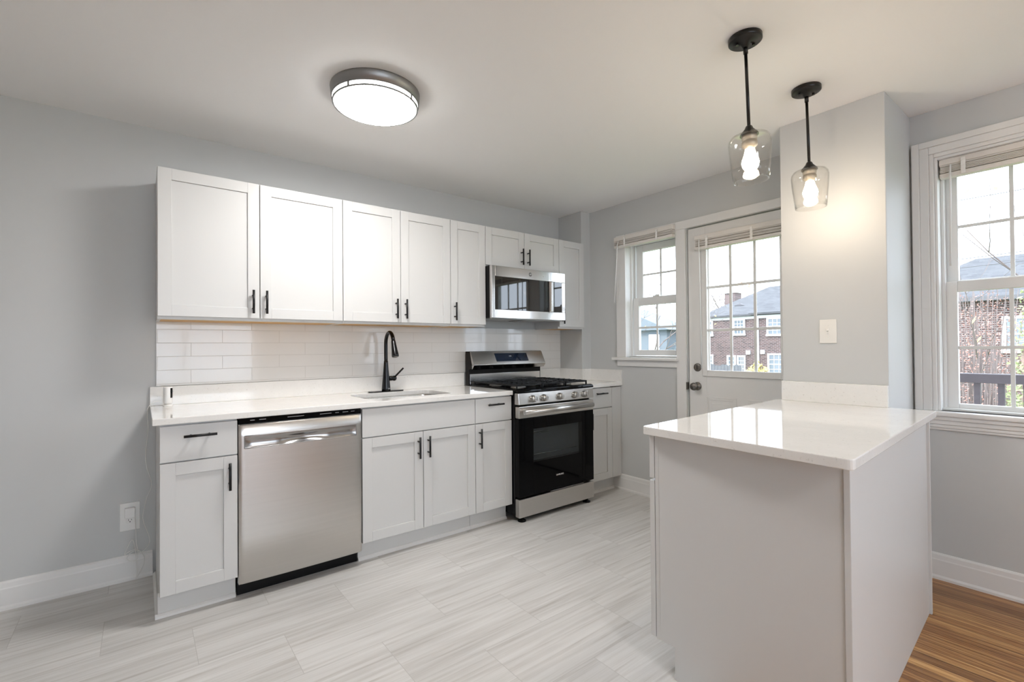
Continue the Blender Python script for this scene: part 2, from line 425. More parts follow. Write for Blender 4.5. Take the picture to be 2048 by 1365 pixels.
# trim round window 1 and the door (one run of casing)
def casing_board(mb, x, y0, y1, z0, z1, t=.018):
    mb.box(x - t, x, y0, y1, z0, z1)
mb = MB()
casing_board(mb, XR, W1[1] - .012, -.604, W1[2], 2.16)                     # window left leg
casing_board(mb, XR, DR[1] + .004, W1[0] + .012, 0, 2.097)                 # mullion between window and door
casing_board(mb, XR, W1[0] + .012, W1[1] - .012, W1[3] - .008, 2.16)          # window head
casing_board(mb, XR, -2.099, W1[0] + .012, 2.097, 2.158, .021)              # door head
struct('trim_1', mb, 'white_trim', bev=.004)
mb = MB()
mb.box(XR - .055, XR + .085, W1[0] - .01, -.575, W1[2] - .024, W1[2])
struct('trim_2', mb, 'white_trim', bev=.005)
mb = MB(); mb.box(XR - .020, XR, -1.187, -.608, W1[2] - .075, W1[2] - .024)
struct('trim_3', mb, 'white_trim', bev=.004)

# ------------------------------------------------------------------ windows
def sash(parent, x, t, yo0, yo1, zo0, zo1, yg0, yg1, zg0, zg1, nv, nh, name):
    s = build(name, MB().box(x, x + t, yo0, yg0, zo0, zo1).box(x, x + t, yg1, yo1, zo0, zo1)
              .box(x, x + t, yg0, yg1, zo0, zg0).box(x, x + t, yg0, yg1, zg1, zo1), 'vinyl_white', parent, .004)
    build('pane', MB().box(x + t * .5 - .002, x + t * .5 + .002, yg0 - .004, yg1 + .004, zg0 - .004, zg1 + .004), 'window_glass', s)
    mm = MB(); hw = .008
    for k in range(1, nv + 1):
        y = yg0 + (yg1 - yg0) * k / (nv + 1); mm.box(x + t * .5 - .009, x + t * .5 - .003, y - hw, y + hw, zg0, zg1)
    for k in range(1, nh + 1):
        z = zg0 + (zg1 - zg0) * k / (nh + 1); mm.box(x + t * .5 - .0095, x + t * .5 - .0035, yg0, yg1, z - hw, z + hw)
    build('muntins', mm, 'vinyl_white', s, .001)
    return s
def double_hung(name, xin, W, low, up, nv, nh, thick):
    """low / up = (yo0,yo1,zo0,zo1,yg0,yg1,zg0,zg1)"""
    r = struct_root(name, (xin, (W[0] + W[1]) / 2, W[2]))
    j = MB(); xo = xin + thick
    j.box(xin - .002, xo, W[1] - .012, W[1], W[2], W[3]).box(xin - .002, xo, W[0], W[0] + .012, W[2], W[3])
    j.box(xin - .002, xo, W[0] + .012, W[1] - .012, W[3] - .012, W[3]).box(xin + .03, xo, W[0] + .012, W[1] - .012, W[2], W[2] + .012)
    # stops and tracks
    for yy, sg in ((W[1] - .012, -1), (W[0] + .012, 1)):
        j.box(low[8] - .016, low[8] - .002, yy, yy + sg * .014, W[2], W[3] - .012)
        j.box(low[8] + .034, low[8] + .040, yy, yy + sg * .012, W[2], W[3] - .012)
        j.box(low[8] + .078, low[8] + .095, yy, yy + sg * .016, W[2], W[3] - .012)
    build('frame', j, 'vinyl_white', r, .002)
    s = sash(r, low[8], .032, *low[:8], nv, nh, 'lower_sash')
    sash(r, low[8] + .042, .032, *up, nv, nh, 'upper_sash')
    yc = (low[0] + low[1]) / 2
    for dy in (.0,):
        build('latch', MB().box(low[8] - .002, low[8] + .03, yc - .03, yc + .03, low[3], low[3] + .009)
              .cyl((low[8] + .012, yc, low[3] + .009), (low[8] + .012, yc, low[3] + .017), .012, 16)
              .box(low[8] + .004, low[8] + .012, yc - .03, yc + .005, low[3] + .009, low[3] + .016), 'vinyl_white', s, .002)
    return r
xs = XR + .070
double_hung('window_1', XR, W1, (-1.163, -.716, 1.140, 1.622, -1.118, -.770, 1.186, 1.556, xs),
            (-1.163, -.720, 1.580, 2.072, -1.124, -.785, 1.622, 2.012), 1, 1, .175)
xs = XD + .075
double_hung('window_2', XD, W2, (-3.372, -2.693, .876, 1.541, -3.322, -2.742, .906, 1.486, xs),
            (-3.372, -2.693, 1.500, 2.160, -3.327, -2.742, 1.549, 2.110), 2, 1, .18)
double_hung('window_added_side', XD, W4, (W4[0] + .02, W4[1] - .02, .876, 1.541, W4[0] + .07, W4[1] - .07, .906, 1.486, xs),  # unseen window added further along the wall for more daylight
            (W4[0] + .02, W4[1] - .02, 1.500, 2.160, W4[0] + .07, W4[1] - .07, 1.549, 2.110), 2, 1, .18)
r = struct_root('window_added_rear', (0, YE, RW[2]))  # added window behind the camera, a source of sky light and reflections
j = MB()
for a, b2 in ((RW[0], RW[0] + .05), (RW[1] - .05, RW[1]), (-.55, -.50), (.50, .55)):
    j.box(a, b2, YE - .09, YE - .03, RW[2], RW[3])
j.box(RW[0], RW[1], YE - .09, YE - .03, RW[2], RW[2] + .05).box(RW[0], RW[1], YE - .09, YE - .03, RW[3] - .05, RW[3])
build('frame', j, 'vinyl_white', r, .002)
build('pane', MB().box(RW[0], RW[1], YE - .062, YE - .058, RW[2], RW[3]), 'window_glass', r)

# casing of window 2 : stepped profile
mb = MB()
def casing2(mb, W, x, wd=.088):
    for (o0, o1, t) in ((0, wd * .36, .026), (wd * .36, wd * .78, .020), (wd * .78, wd, .013)):
        # distances measured from the outer edge inwards
        mb.box(x - t, x, W[1] + wd - o1, W[1] + wd - o0, W[2], W[3] + wd - o0)
        mb.box(x - t, x, W[0] - wd + o0, W[0] - wd + o1, W[2], W[3] + wd - o0)
        mb.box(x - t, x, W[0] - wd + o1, W[1] + wd - o1, W[3] + wd - o1, W[3] + wd - o0)
casing2(mb, W2, XD)
struct('trim_4', mb, 'white_trim', bev=.003)
mb = MB()
mb.box(XD - .050, XD + .07, W2[0] - .10, -2.577, .846, .870)
struct('trim_5', mb, 'white_trim', bev=.006)
mb = MB()
mb.box(XD - .038, XD, W2[0] - .09, -2.58, .826, .846).box(XD - .026, XD, W2[0] - .09, -2.58, .802, .826).box(XD - .020, XD, W2[0] - .09, -2.58, .785, .802).box(XD - .013, XD, W2[0] - .09, -2.58, .772, .785)
struct('trim_6', mb, 'white_trim', bev=.004)
mb = MB(); casing2(mb, W4, XD); mb.box(XD - .045, XD + .07, W4[0] - .1, W4[1] + .1, .846, .87)
struct('trim_7', mb, 'white_trim', bev=.003)

# ------------------------------------------------------------------ door
D = struct_root('door_1', (XR + .02, (DR[0] + DR[1]) / 2, 0))
dx0, dx1 = XR + .012, XR + .056
gy0, gy1, gz0, gz1 = -1.930, -1.405, 1.030, 1.925
dy0, dy1 = DR[0] + .006, DR[1] - .006
mb = MB()
mb.box(dx0, dx1, dy0, gy0, .008, 2.090).box(dx0, dx1, gy1, dy1, .008, 2.090).box(dx0, dx1, gy0, gy1, gz1, 2.090)
mb.box(dx0, dx1, gy0, gy1, .008, gz0)
build('slab', mb, 'white_trim', D, .0015)
mb = MB()
for (a0, a1, b0, b1) in ((gy0 - .036, gy0 + .012, gz0 - .036, gz1 + .036), (gy1 - .012, gy1 + .026, gz0 - .036, gz1 + .036)):
    mb.box(dx0 - .012, dx0, a0, a1, b0, b1)
mb.box(dx0 - .012, dx0, gy0 + .012, gy1 - .012, gz0 - .036, gz0 + .010).box(dx0 - .012, dx0, gy0 + .012, gy1 - .012, gz1 - .010, gz1 + .036)
lf = build('glass_frame', mb, 'white_trim', D, .004)
mb = MB()
for k in range(5):
    for y in (gy1 + .012, gy0 - .020):
        mb.lathe([(.0035, 0), (.003, .001), (0, .0012)], (dx0 - .012, y, gz0 + .06 + k * .2), 10, Matrix.Rotation(-PI / 2, 4, 'Y'))
for k in range(3):
    mb.lathe([(.0035, 0), (.003, .001), (0, .0012)], (dx0 - .012, gy0 + .06 + k * .2, gz0 - .018), 10, Matrix.Rotation(-PI / 2, 4, 'Y'))
build('screw_caps', mb, 'plate_white', lf)
build('pane', MB().box(dx0 + .018, dx0 + .022, gy0, gy1, gz0, gz1), 'window_glass', D)
mb = MB()
for y in (-1.585, -1.752): mb.box(dx0 + .008, dx0 + .016, y - .009, y + .009, gz0, gz1)
for z in (1.638, 1.328): mb.box(dx0 + .0075, dx0 + .0155, gy0, gy1, z - .009, z + .009)
mb.box(dx0 + .006, dx0 + .018, gy1 - .022, gy1 - .012, gz0, gz1)
build('muntins', mb, 'vinyl_white', D, .001)
for (a0, a1) in ((-1.625, -1.400), (-1.935, -1.700)):
    mb = MB()
    for q, (i0, i1) in enumerate(((0, .010), (.010, .024))):
        t = .005 if q == 0 else .003
        mb.box(dx0 - t, dx0, a0 + i0, a0 + i1, .22 + i0, .848 - i0).box(dx0 - t, dx0, a1 - i1, a1 - i0, .22 + i0, .848 - i0)
        mb.box(dx0 - t, dx0, a0 + i1, a1 - i1, .848 - i1, .848 - i0).box(dx0 - t, dx0, a0 + i1, a1 - i1, .22 + i0, .22 + i1)
    mb.box(dx0 - .006, dx0, a0 + .045, a1 - .045, .265, .803)
    build('raised_panel', mb, 'white_trim', D, .003)
RY = Matrix.Rotation(-PI / 2, 4, 'Y')
kb = build('deadbolt', MB().lathe([(.030, 0), (.030, .004), (.027, .009), (.022, .011), (0, .012)], (dx0, -1.335, 1.057), 32, RY), 'antique_nickel', D)
build('thumb_turn', MB().box(dx0 - .030, dx0 - .011, -1.340, -1.330, 1.040, 1.074, None), 'antique_nickel', kb, .003)
build('knob', MB().lathe([(.031, 0), (.031, .004), (.024, .010), (.012, .014), (.011, .030), (.018, .036), (.027, .045), (.029, .054), (.026, .062), (.016, .067), (0, .068)], (dx0, -1.333, .918), 32, RY), 'antique_nickel', D)
build('strike_plate', MB().box(XR - .0185, XR + .012, DR[1] + .000, DR[1] + .0045, .89, .945), 'antique_nickel', D)

# ------------------------------------------------------------------ blinds
def blind(name, label, x0, x1, y0, y1, ztop, zbot, nsl, tapes, wand, rail_h=.026, head=.034):
    """a raised horizontal blind, x0 = room side"""
    t = thing(name, label, 'window blind', ((x0 + x1) / 2, (y0 + y1) / 2, zbot), group='raised white slatted blinds')
    build('head_rail', MB().box(x0 + .003, x1, y0, y1, ztop - head, ztop), 'blind_white', t, .003)
    mb = MB(); zs0, zs1 = zbot + rail_h, ztop - head
    for k in range(nsl):
        z = zs0 + (zs1 - zs0) * (k + .5) / nsl; a = random.uniform(-.0012, .0012); hh = (zs1 - zs0) / nsl * .30
        mb.box(x0 + random.uniform(0, .004), x1, y0 + random.uniform(.001, .006), y1 - random.uniform(.001, .006), z - hh + a, z + hh + a)
    build('slats', mb, 'blind_white', t)
    build('bottom_rail', MB().box(x0 + .001, x1, y0 + .002, y1 - .002, zbot, zbot + rail_h - .003), 'blind_white', t, .004)
    for y in tapes:
        mb = MB()
        n = 6
        for k in range(n):
            a = zbot + .004 + (ztop - head * .6 - zbot) * k / n; b2 = zbot + .004 + (ztop - head * .6 - zbot) * (k + 1) / n
            dx = .004 + .003 * (k % 2)
            mb.box(x0 - dx, x0 - dx + .003, y - .009, y + .009, a, b2 + .001)
        build('ladder_tape', mb, 'ladder_tape', t, .001)
    wy, wz0, wz1, tilt = wand
    build('tilt_wand', MB().tube([(x0 - .006, wy, wz1), (x0 - .012, wy + tilt * .15, wz1 - .03), (x0 - .012, wy + tilt, wz0)], [.003, .0042, .0045], 8), 'vinyl_white', t)
    return t
blind('window_blind', 'raised white blind over the small window left of the glazed door', XR - .062, XR - .021, -1.183, -.618, 2.140, 2.045, 9, (-.735, -1.045), (-.675, 1.585, 2.10, .045))
blind('window_blind', 'raised white blind mounted across the top of the glazed door', dx0 - .062, dx0 - .013, -1.955, -1.352, 2.018, 1.912, 8, (-1.452, -1.768), (-1.397, 1.05, 1.985, -.012))
blind('window_blind', 'raised white blind in the tall dining window beside the column', XD + .012, XD + .060, W2[0] + .016, W2[1] - .016, 2.172, 2.075, 8, (-2.782, -3.27), (-2.735, 1.615, 2.135, .006), head=.030)

# ------------------------------------------------------------------ cabinets
def shaker(mb, x0, x1, z0, z1, yf, t=.020, st=.057, rec=.008):
    """door that faces -y with its front plane at yf"""
    mb.box(x0, x0 + st, yf, yf + t, z0, z1).box(x1 - st, x1, yf, yf + t, z0, z1)
    mb.box(x0 + st, x1 - st, yf, yf + t, z0, z0 + st).box(x0 + st, x1 - st, yf, yf + t, z1 - st, z1)
    mb.box(x0 + st, x1 - st, yf + rec, yf + t - .002, z0 + st, z1 - st)
    return mb
def pull(parent, a, b, yf, horiz=False):
    """bar pull, a..b along its length; (a,b) are points (x,z)"""
    (xa, za), (xb, zb) = a, b; yb = yf - .032; mb = MB()
    mb.cyl((xa, yb, za), (xb, yb, zb), .0062, 16)
    d = Vector((xb - xa, 0, zb - za)); L = d.length; d.normalize()
    for k in (.028, L - .028):
        p = Vector((xa, yb, za)) + d * k; mb.cyl((p.x, yb, p.z), (p.x, yf, p.z), .0048, 12)
    return build('handle', mb, 'black_metal', parent)
G = .002
UZ0, UZ1 = 1.372, 2.134
DZ0, DZ1 = 1.388, 2.1325
UY, UD = -.325, -.305
def upper(x0, x1, z0, dz0, doors, label, hz, bottom=True):
    t = thing('upper_cabinet', label, 'cabinet', ((x0 + x1) / 2, -.15, z0), group='white wall cabinets over the counter')
    th = .016
    mb = MB().box(x0 + .001, x0 + th, UD, -.002, z0, UZ1).box(x1 - th, x1 - .001, UD, -.002, z0, UZ1)
    mb.box(x0 + th, x1 - th, UD, -.002, UZ1 - th, UZ1).box(x0 + th, x1 - th, -.012, -.002, z0 + .02, UZ1 - th)
    mb.box(x0 + th, x1 - th, UD, UD + .012, z0, z0 + .03)
    build('carcass', mb, 'cabinet_white', t, .001)
    build('bottom_panel', MB().box(x0 + th, x1 - th, UD + .012, -.012, z0 + .002, z0 + .014), 'maple', t)
    for (a, b2, hside) in doors:
        d = build('door', shaker(MB(), a + G, b2 - G, dz0, DZ1, UY), 'cabinet_white', t, .0012)
        hx = b2 - .036 if hside == 'r' else a + .030
        pull(d, (hx, hz), (hx, hz + .128), UY)
    return t
I = .0254
upper(0, 36 * I, UZ0, DZ0, ((0, 18 * I, 'r'), (18 * I, 36 * I, 'l')), 'widest white wall cabinet with two doors, nearest the bare gray wall', 1.413)
upper(36 * I, 66 * I, UZ0, DZ0, ((36 * I, 51 * I, 'r'), (51 * I, 66 * I, 'l')), 'white wall cabinet with two doors above the sink and faucet', 1.412)
upper(66 * I, 78 * I, UZ0, DZ0, ((66 * I, 78 * I, 'l'),), 'narrow single-door white wall cabinet beside the black side of the microwave', 1.412)
upper(78 * I, 108 * I, 1.833, 1.842, ((78 * I, 93 * I, 'r'), (93 * I, 108 * I, 'l')), 'short white wall cabinet with two doors directly over the microwave', 1.869)
upper(108 * I, 120 * I, UZ0, DZ0, ((108 * I, 120 * I, 'l'),), 'narrow single-door white wall cabinet at the corner by the window', 1.412)

BY, BD = -.630, -.610
BZ0, BZ1 = .114, .8835
def base(x0, x1, label, fronts, left_end=False, right_to=None, notes=None):
    t = thing('base_cabinet', label, 'cabinet', ((x0 + x1) / 2, -.3, 0), group='white base cabinets under the counter')
    th = .016
    mb = MB()
    mb.prism([(BD, BZ1), (BD, BZ0), (-.548, BZ0), (-.548, 0), (-.002, 0), (-.002, BZ1)][::-1], x0 + .001, x0 + th, 'x')
    mb.prism([(BD, BZ1), (BD, BZ0), (-.548, BZ0), (-.548, 0), (-.002, 0), (-.002, BZ1)][::-1], x1 - th, x1 - .001, 'x')
    mb.box(x0 + th, x1 - th, BD, -.002, BZ0, BZ0 + th).box(x0 + th, x1 - th, -.012, -.002, BZ0 + th, BZ1 - .02)
    mb.box(x0 + th, x1 - th, BD, BD + .018, BZ1 - .05, BZ1).box(x0 + th, x1 - th, BD, BD + .018, .700, .735)
    build('carcass', mb, 'cabinet_white', t, .001)
    xe = right_to if right_to else x1
    if right_to:
        build('filler_strip', MB().box(x1 + .001, right_to, BY, BD + .02, BZ0 + .007, BZ1 - .009), 'cabinet_white', t, .001)
    build('toe_kick', MB().box(x0 + (-.004 if left_end else .001), xe - .001, -.552, -.5485, 0, BZ0), 'cabinet_white', t)
    sm = MB().prism([(-.552, 0), (-.566, 0), (-.564, .010), (-.556, .018), (-.552, .019)], x0 - (.014 if left_end else -.001), xe - .001, 'x')
    if left_end:
        sm.prism([(0, 0), (-.014, 0), (-.012, .010), (-.004, .018), (0, .019)], -.552, -.021, 'y')
    build('shoe_moulding', sm, 'white_trim', t)
    for fr in fronts:
        k = fr[0]
        if k == 'drawer':
            _, a, b2, z0, z1, h = fr
            d = build('drawer', MB().box(a + G, b2 - G, BY, BY + .02, z0, z1), 'cabinet_white', t, .0015)
            if h:
                c = (a + b2) / 2; pull(d, (c - .064, h), (c + .064, h), BY)
        elif k == 'front':
            _, a, b2, z0, z1 = fr
            build('false_front', MB().box(a + G, b2 - G, BY, BY + .02, z0, z1), 'cabinet_white', t, .0015)
        else:
            _, a, b2, hs = fr
            d = build('door', shaker(MB(), a + G, b2 - G, .121, .708, BY), 'cabinet_white', t, .0012)
            hx = b2 - .036 if hs == 'r' else a + .030
            pull(d, (hx, .551), (hx, .679), BY)
    return t
base(0, 12 * I, 'narrow white base cabinet between the gray wall and the dishwasher', (('drawer', 0, 12 * I, .714, .8747, .826), ('door', 0, 12 * I, 'r')), True)
base(36 * I, 66 * I, 'wide white sink cabinet with two doors right of the dishwasher', (('front', 36 * I, 66 * I, .714, .8747), ('door', 36 * I, 51 * I, 'r'), ('door', 51 * I, 66 * I, 'l')))
base(66 * I, 78 * I, 'narrow white base cabinet touching the left side of the stove', (('drawer', 66 * I, 78 * I, .714, .8747, .831), ('door', 66 * I, 78 * I, 'l')))
base(108 * I + .004, 120 * I, 'narrow white base cabinet in the corner right of the stove', (('drawer', 108 * I + .004, 120 * I, .714, .8747, .832), ('door', 108 * I + .004, 120 * I, 'l')), False, XR - .002)

# ------------------------------------------------------------------ worktops
def rounded_rect(x0, x1, y0, y1, r, n=6):
    p = []
    for cx, cy, a0 in ((x1 - r, y1 - r, 0), (x0 + r, y1 - r, 90), (x0 + r, y0 + r, 180), (x1 - r, y0 + r, 270)):
        for k in range(n + 1):
            a = math.radians(a0 + 90 * k / n); p.append((cx + r * math.cos(a), cy + r * math.sin(a)))
    return p
CT, CB = .914, .884
SK = (1.000, 1.585, -.520, -.150)
def slab_with_hole(x0, x1, y0, y1, z0, z1, hole):
    """rectangular slab with a rounded opening"""
    n = len(hole); cx = (SK[0] + SK[1]) / 2; cy = (SK[2] + SK[3]) / 2
    corners = [(x1, y1), (x0, y1), (x0, y0), (x1, y0)]
    vs = [(x, y, z) for z in (z1, z0) for x, y in corners] ; nb = 8
    vs += [(x, y, z1) for x, y in hole] + [(x, y, z0) for x, y in hole]
    fs = []
    q = n // 4
    for c in range(4):
        ids = [nb + c * q + k for k in range(q)]
        nxt = nb + ((c + 1) % 4) * q
        for a, b2 in zip(ids, ids[1:]): fs.append((c, b2, a)) ; fs.append((4 + c, a + n, b2 + n))
        fs.append((c, (c + 1) % 4, nxt, ids[-1])); fs.append((4 + c, ids[-1] + n, nxt + n, 4 + (c + 1) % 4))
        fs.append((c, 4 + c, 4 + (c + 1) % 4, (c + 1) % 4))
    for k in range(n):
        a = nb + k; b2 = nb + (k + 1) % n; fs.append((a, b2, b2 + n, a + n))
    return MB().add(vs, fs)
t = thing('countertop', 'long white quartz countertop with the sink, running from gray wall to stove', 'countertop', (.98, -.32, CB))
build('slab', slab_with_hole(-.0254, 78 * I - .001, -.648, -.002, CB, CT, rounded_rect(*SK, .07)), 'quartz', t, .003)
build('upstand', MB().box(-.0254, 78 * I - .001, -.021, -.002, CT, 1.0175), 'quartz', t, .002)
t = thing('countertop', 'small white quartz countertop in the corner right of the stove', 'countertop', (2.95, -.32, CB))
build('slab', MB().prism([(108 * I + .003, -.002), (108 * I + .003, -.648), (XR - .001, -.648), (XR - .001, -.292), (3.052, -.292), (3.052, -.002)], CB, CT), 'quartz', t, .003)
ups = build('upstand', MB().box(108 * I + .003, 3.051, -.021, -.002, CT, 1.0175).box(3.032, 3.051, -.311, -.0215, CT, 1.0175)
            .box(3.0515, XR - .021, -.311, -.292, CT, 1.0175).box(XR - .020, XR - .001, -.648, -.292, CT, 1.0175), 'quartz', t, .002)
tag(build('tile_backsplash', MB().box(.003, 3.052, -.0095, -.001, 1.019, 1.376), 'subway_tile', None, .001),
    'glossy white subway tile backsplash between countertop and wall cabinets', 'backsplash')

# sink
t = thing('sink', 'undermount stainless steel sink set into the long countertop', 'sink', ((SK[0] + SK[1]) / 2, (SK[2] + SK[3]) / 2, .68))
rims = []
for (grow, r, z) in ((.006, .074, CB - .001), (.004, .072, CB - .01), (.0, .068, .74), (-.03, .05, .705), (-.06, .03, .700)):
    rims.append([(x, y, z) for x, y in rounded_rect(SK[0] - grow, SK[1] + grow, SK[2] - grow, SK[3] + grow, r)])
mb = MB(); n = len(rims[0]); vs = [p for rg in rims for p in rg]; fs = []
for i in range(len(rims) - 1):
    for k in range(n): fs.append((i * n + k, (i + 1) * n + k, (i + 1) * n + (k + 1) % n, i * n + (k + 1) % n))
fs.append(tuple((len(rims) - 1) * n + k for k in range(n)))
mb.add(vs, fs, True)
build('bowl', mb, 'stainless_sink', t)
build('drain', MB().lathe([(.055, .7005), (.050, .704), (.035, .701), (.02, .7008), (0, .7012)], ((SK[0] + SK[1]) / 2, -.33, 0), 28), 'stainless_bright', t)

# faucet
FX, FY_ = 1.287, -.095
t = thing('faucet', 'matte black gooseneck pull-down kitchen faucet behind the sink', 'faucet', (FX, FY_, CT))
build('deck_plate', MB().prism(rounded_rect(FX - .128, FX + .128, FY_ - .030, FY_ + .030, .028), CT, CT + .007), 'faucet_black', t, .002)
build('body', MB().lathe([(.030, CT + .006), (.030, CT + .02), (.0275, CT + .05), (.023, CT + .10), (.0185, CT + .15), (.015, CT + .20), (.014, CT + .215)], (FX, FY_, 0), 28), 'faucet_black', t)
sp = []
zc0 = 1.245; R = .072
sa = math.radians(-93)            # the spout leans out over the sink
dv = Vector((math.cos(sa), math.sin(sa), 0))
for k in range(3): sp.append(Vector((FX, FY_, 1.10 + (zc0 - 1.10) * k / 3)))
for k in range(17):
    a = PI - (PI * .91) * k / 16; sp.append(Vector((FX, FY_, zc0)) + dv * (R + R * math.cos(a)) + Vector((0, 0, R * 1.12 * math.sin(a))))
last = sp[-1]
build('spout', MB().tube(sp, .0125, 16), 'faucet_black', t)
dn = (sp[-1] - sp[-2]).normalized()
mm = dn.to_track_quat('Z', 'Y').to_matrix().to_4x4()
hd = build('spray_head', MB().lathe([(.0128, -.004), (.0150, .006), (.0165, .03), (.0205, .075), (.0235, .100), (.0235, .110), (.021, .114)], last, 24, mm), 'faucet_black', t)
build('nozzle', MB().lathe([(.017, .1135), (.015, .117), (.006, .1172), (0, .1172)], last, 20, mm), 'satin_nickel', hd)
lv = build('lever', MB().cyl((FX + .018, FY_, 1.005), (FX + .058, FY_, 1.005), .0165, 20)
           .lathe([(.0, -.019), (.014, -.014), (.019, 0), (.014, .014), (0, .019)], (FX + .060, FY_, 1.005), 20)
           .cyl((FX + .062, FY_ - .002, 1.012), (FX + .125, FY_ - .012, 1.075), .0062, 14), 'faucet_black', t)
build('badge', MB().box(FX + .000, FX + .018, FY_ - .0302, FY_ - .0285, CT + .018, CT + .027), 'satin_nickel', t)

# ------------------------------------------------------------------ dishwasher
x0, x1 = 12 * I + .003, 36 * I - .003
t = thing('dishwasher', 'stainless steel dishwasher with pocket handle under the countertop', 'dishwasher', ((x0 + x1) / 2, -.33, 0))
build('tub', MB().box(x0 + .004, x1 - .004, -.590, -.02, .085, .882), 'black_plastic', t, .002)
build('toe_panel', MB().box(x0 + .002, x1 - .002, -.556, -.545, .002, .084), 'black_plastic', t, .001)
mb = MB().box(x0 + .002, x1 - .002, -.628, -.591, .853, .881)
cp = build('control_strip', mb, 'black_gloss', t, .002)
for k, (a, wdt) in enumerate(((.05, .02), (.09, .03), (.22, .05), (.27, .03), (.38, .06), (.46, .02), (.50, .03), (.545, .02))):
    build('indicator', MB().box(x0 + a, x0 + a + wdt, -.6285, -.628, .868, .871), 'satin_nickel', cp)
# door: a gently bowed sheet with rolled edges and a recessed pocket
px0, px1, pz0, pz1 = .334, .878, .737, .793
dz0, dz1 = .080, .851
def dwy(x):
    u = (x - x0) / (x1 - x0); e = min(u, 1 - u)
    return -.632 - .006 * (1 - (2 * u - 1) ** 2) + (.006 * (1 - e / .035) ** 2 if e < .035 else 0)
xsx = sorted(set([x0 + (x1 - x0) * k / 40 for k in range(41)] + [px0, px1] + [x0 + .004, x0 + .009, x1 - .004, x1 - .009]))
zs = [dz0, dz0 + .006, .3, .55, pz0, pz1, dz1 - .006, dz1]
vs = []; fs = []; nx = len(xsx)
for z in zs:
    for x in xsx:
        y = dwy(x) + (.006 if z in (dz0, dz1) else 0); vs.append((x, y, z))
for i in range(len(zs) - 1):
    for k in range(nx - 1):
        if zs[i] == pz0 and xsx[k] >= px0 - 1e-6 and xsx[k + 1] <= px1 + 1e-6: continue
        fs.append((i * nx + k, i * nx + k + 1, (i + 1) * nx + k + 1, (i + 1) * nx + k))
mb = MB().add(vs, fs, True)
n0 = len(mb.v)
mb.box(x0, x0 + .006, -.624, -.595, dz0, dz1).box(x1 - .006, x1, -.624, -.595, dz0, dz1).box(x0 + .006, x1 - .006, -.610, -.595, dz0, pz0 - .01).box(x0 + .006, x1 - .006, -.610, -.595, pz1 + .01, dz1)
door = build('door', mb, 'stainless', t)
# pocket: scooped channel, deepest in the middle
vs = []; fs = []; nn = 33; rows = [(pz1, 0.0), (pz1 - .006, .010), (pz1 - .016, .6), (pz1 - .030, 1.0), (pz0 + .012, .7), (pz0 + .004, .25), (pz0, 0.0)]
for z, f in rows:
    for k in range(nn):
        x = px0 + (px1 - px0) * k / (nn - 1); u = 2 * (k / (nn - 1)) - 1
        dep = .006 + .020 * max(0, 1 - abs(u / .42)) ** .7 if abs(u) < .42 else .006
        if k in (0, nn - 1): dep = 0
        vs.append((x, dwy(x) + (dep * f if f else 0.0), z))
for i in range(len(rows) - 1):
    for k in range(nn - 1): fs.append((i * nn + k, (i + 1) * nn + k, (i + 1) * nn + k + 1, i * nn + k + 1))
build('pocket_handle', MB().add(vs, fs, True), 'pocket_metal', door)
rim = MB()
ring = [(px0 - .002, pz0 - .002), (px1 + .002, pz0 - .002), (px1 + .002, pz1 + .002), (px0 - .002, pz1 + .002)]
for (xa, za), (xb, zb) in zip(ring, ring[1:] + ring[:1]):
    pts = [(xa + (xb - xa) * k / 12, dwy(xa + (xb - xa) * k / 12) - .0005, za + (zb - za) * k / 12) for k in range(13)]
    rim.tube(pts, .0018, 6)
build('pocket_rim', rim, 'satin_nickel', door)

# ------------------------------------------------------------------ gas range
rx0, rx1 = 1.986, 2.741
t = thing('gas_range', 'stainless steel and black gas stove between the base cabinets', 'stove', ((rx0 + rx1) / 2, -.35, 0))
build('body', MB().box(rx0, rx1, -.655, -.025, .045, .905), 'black_enamel', t, .002)
build('cooktop', MB().box(rx0 - .002, rx1 + .002, -.672, -.075, .905, .922)
      .prism([(-.672, .905), (-.700, .897), (-.703, .905), (-.696, .918), (-.672, .924)][::-1], rx0 - .002, rx1 + .002, 'x'), 'black_gloss', t, .003)
# control panel, leaning back slightly
cp = build('control_panel', MB().prism([(-.655, .816), (-.706, .816), (-.696, .896), (-.655, .896)][::-1], rx0, rx1, 'x'), 'stainless', t, .004)
lean = math.atan2(.010, .080)
for k, x in enumerate((2.116, 2.219, 2.376, 2.532, 2.635)):
    mxk = Matrix.Rotation(-lean, 4, 'X') @ Matrix.Rotation(PI / 2, 4, 'X')
    c = Vector((x, -.7015, .852))
    kb = build('knob', MB().lathe([(.026, 0), (.026, .004), (.0235, .008), (.0225, .022), (.0205, .0265), (0, .0275)], c, 28, mxk), 'knob_metal', cp)
    gm = mxk.copy()
    grip = MB().box(-.0055, .0055, -.0205, .0205, .020, .036)
    grip.v = [tuple(mxk @ Vector(v) + c) for v in grip.v]
    build('grip', grip, 'stainless_bright', kb, .002)
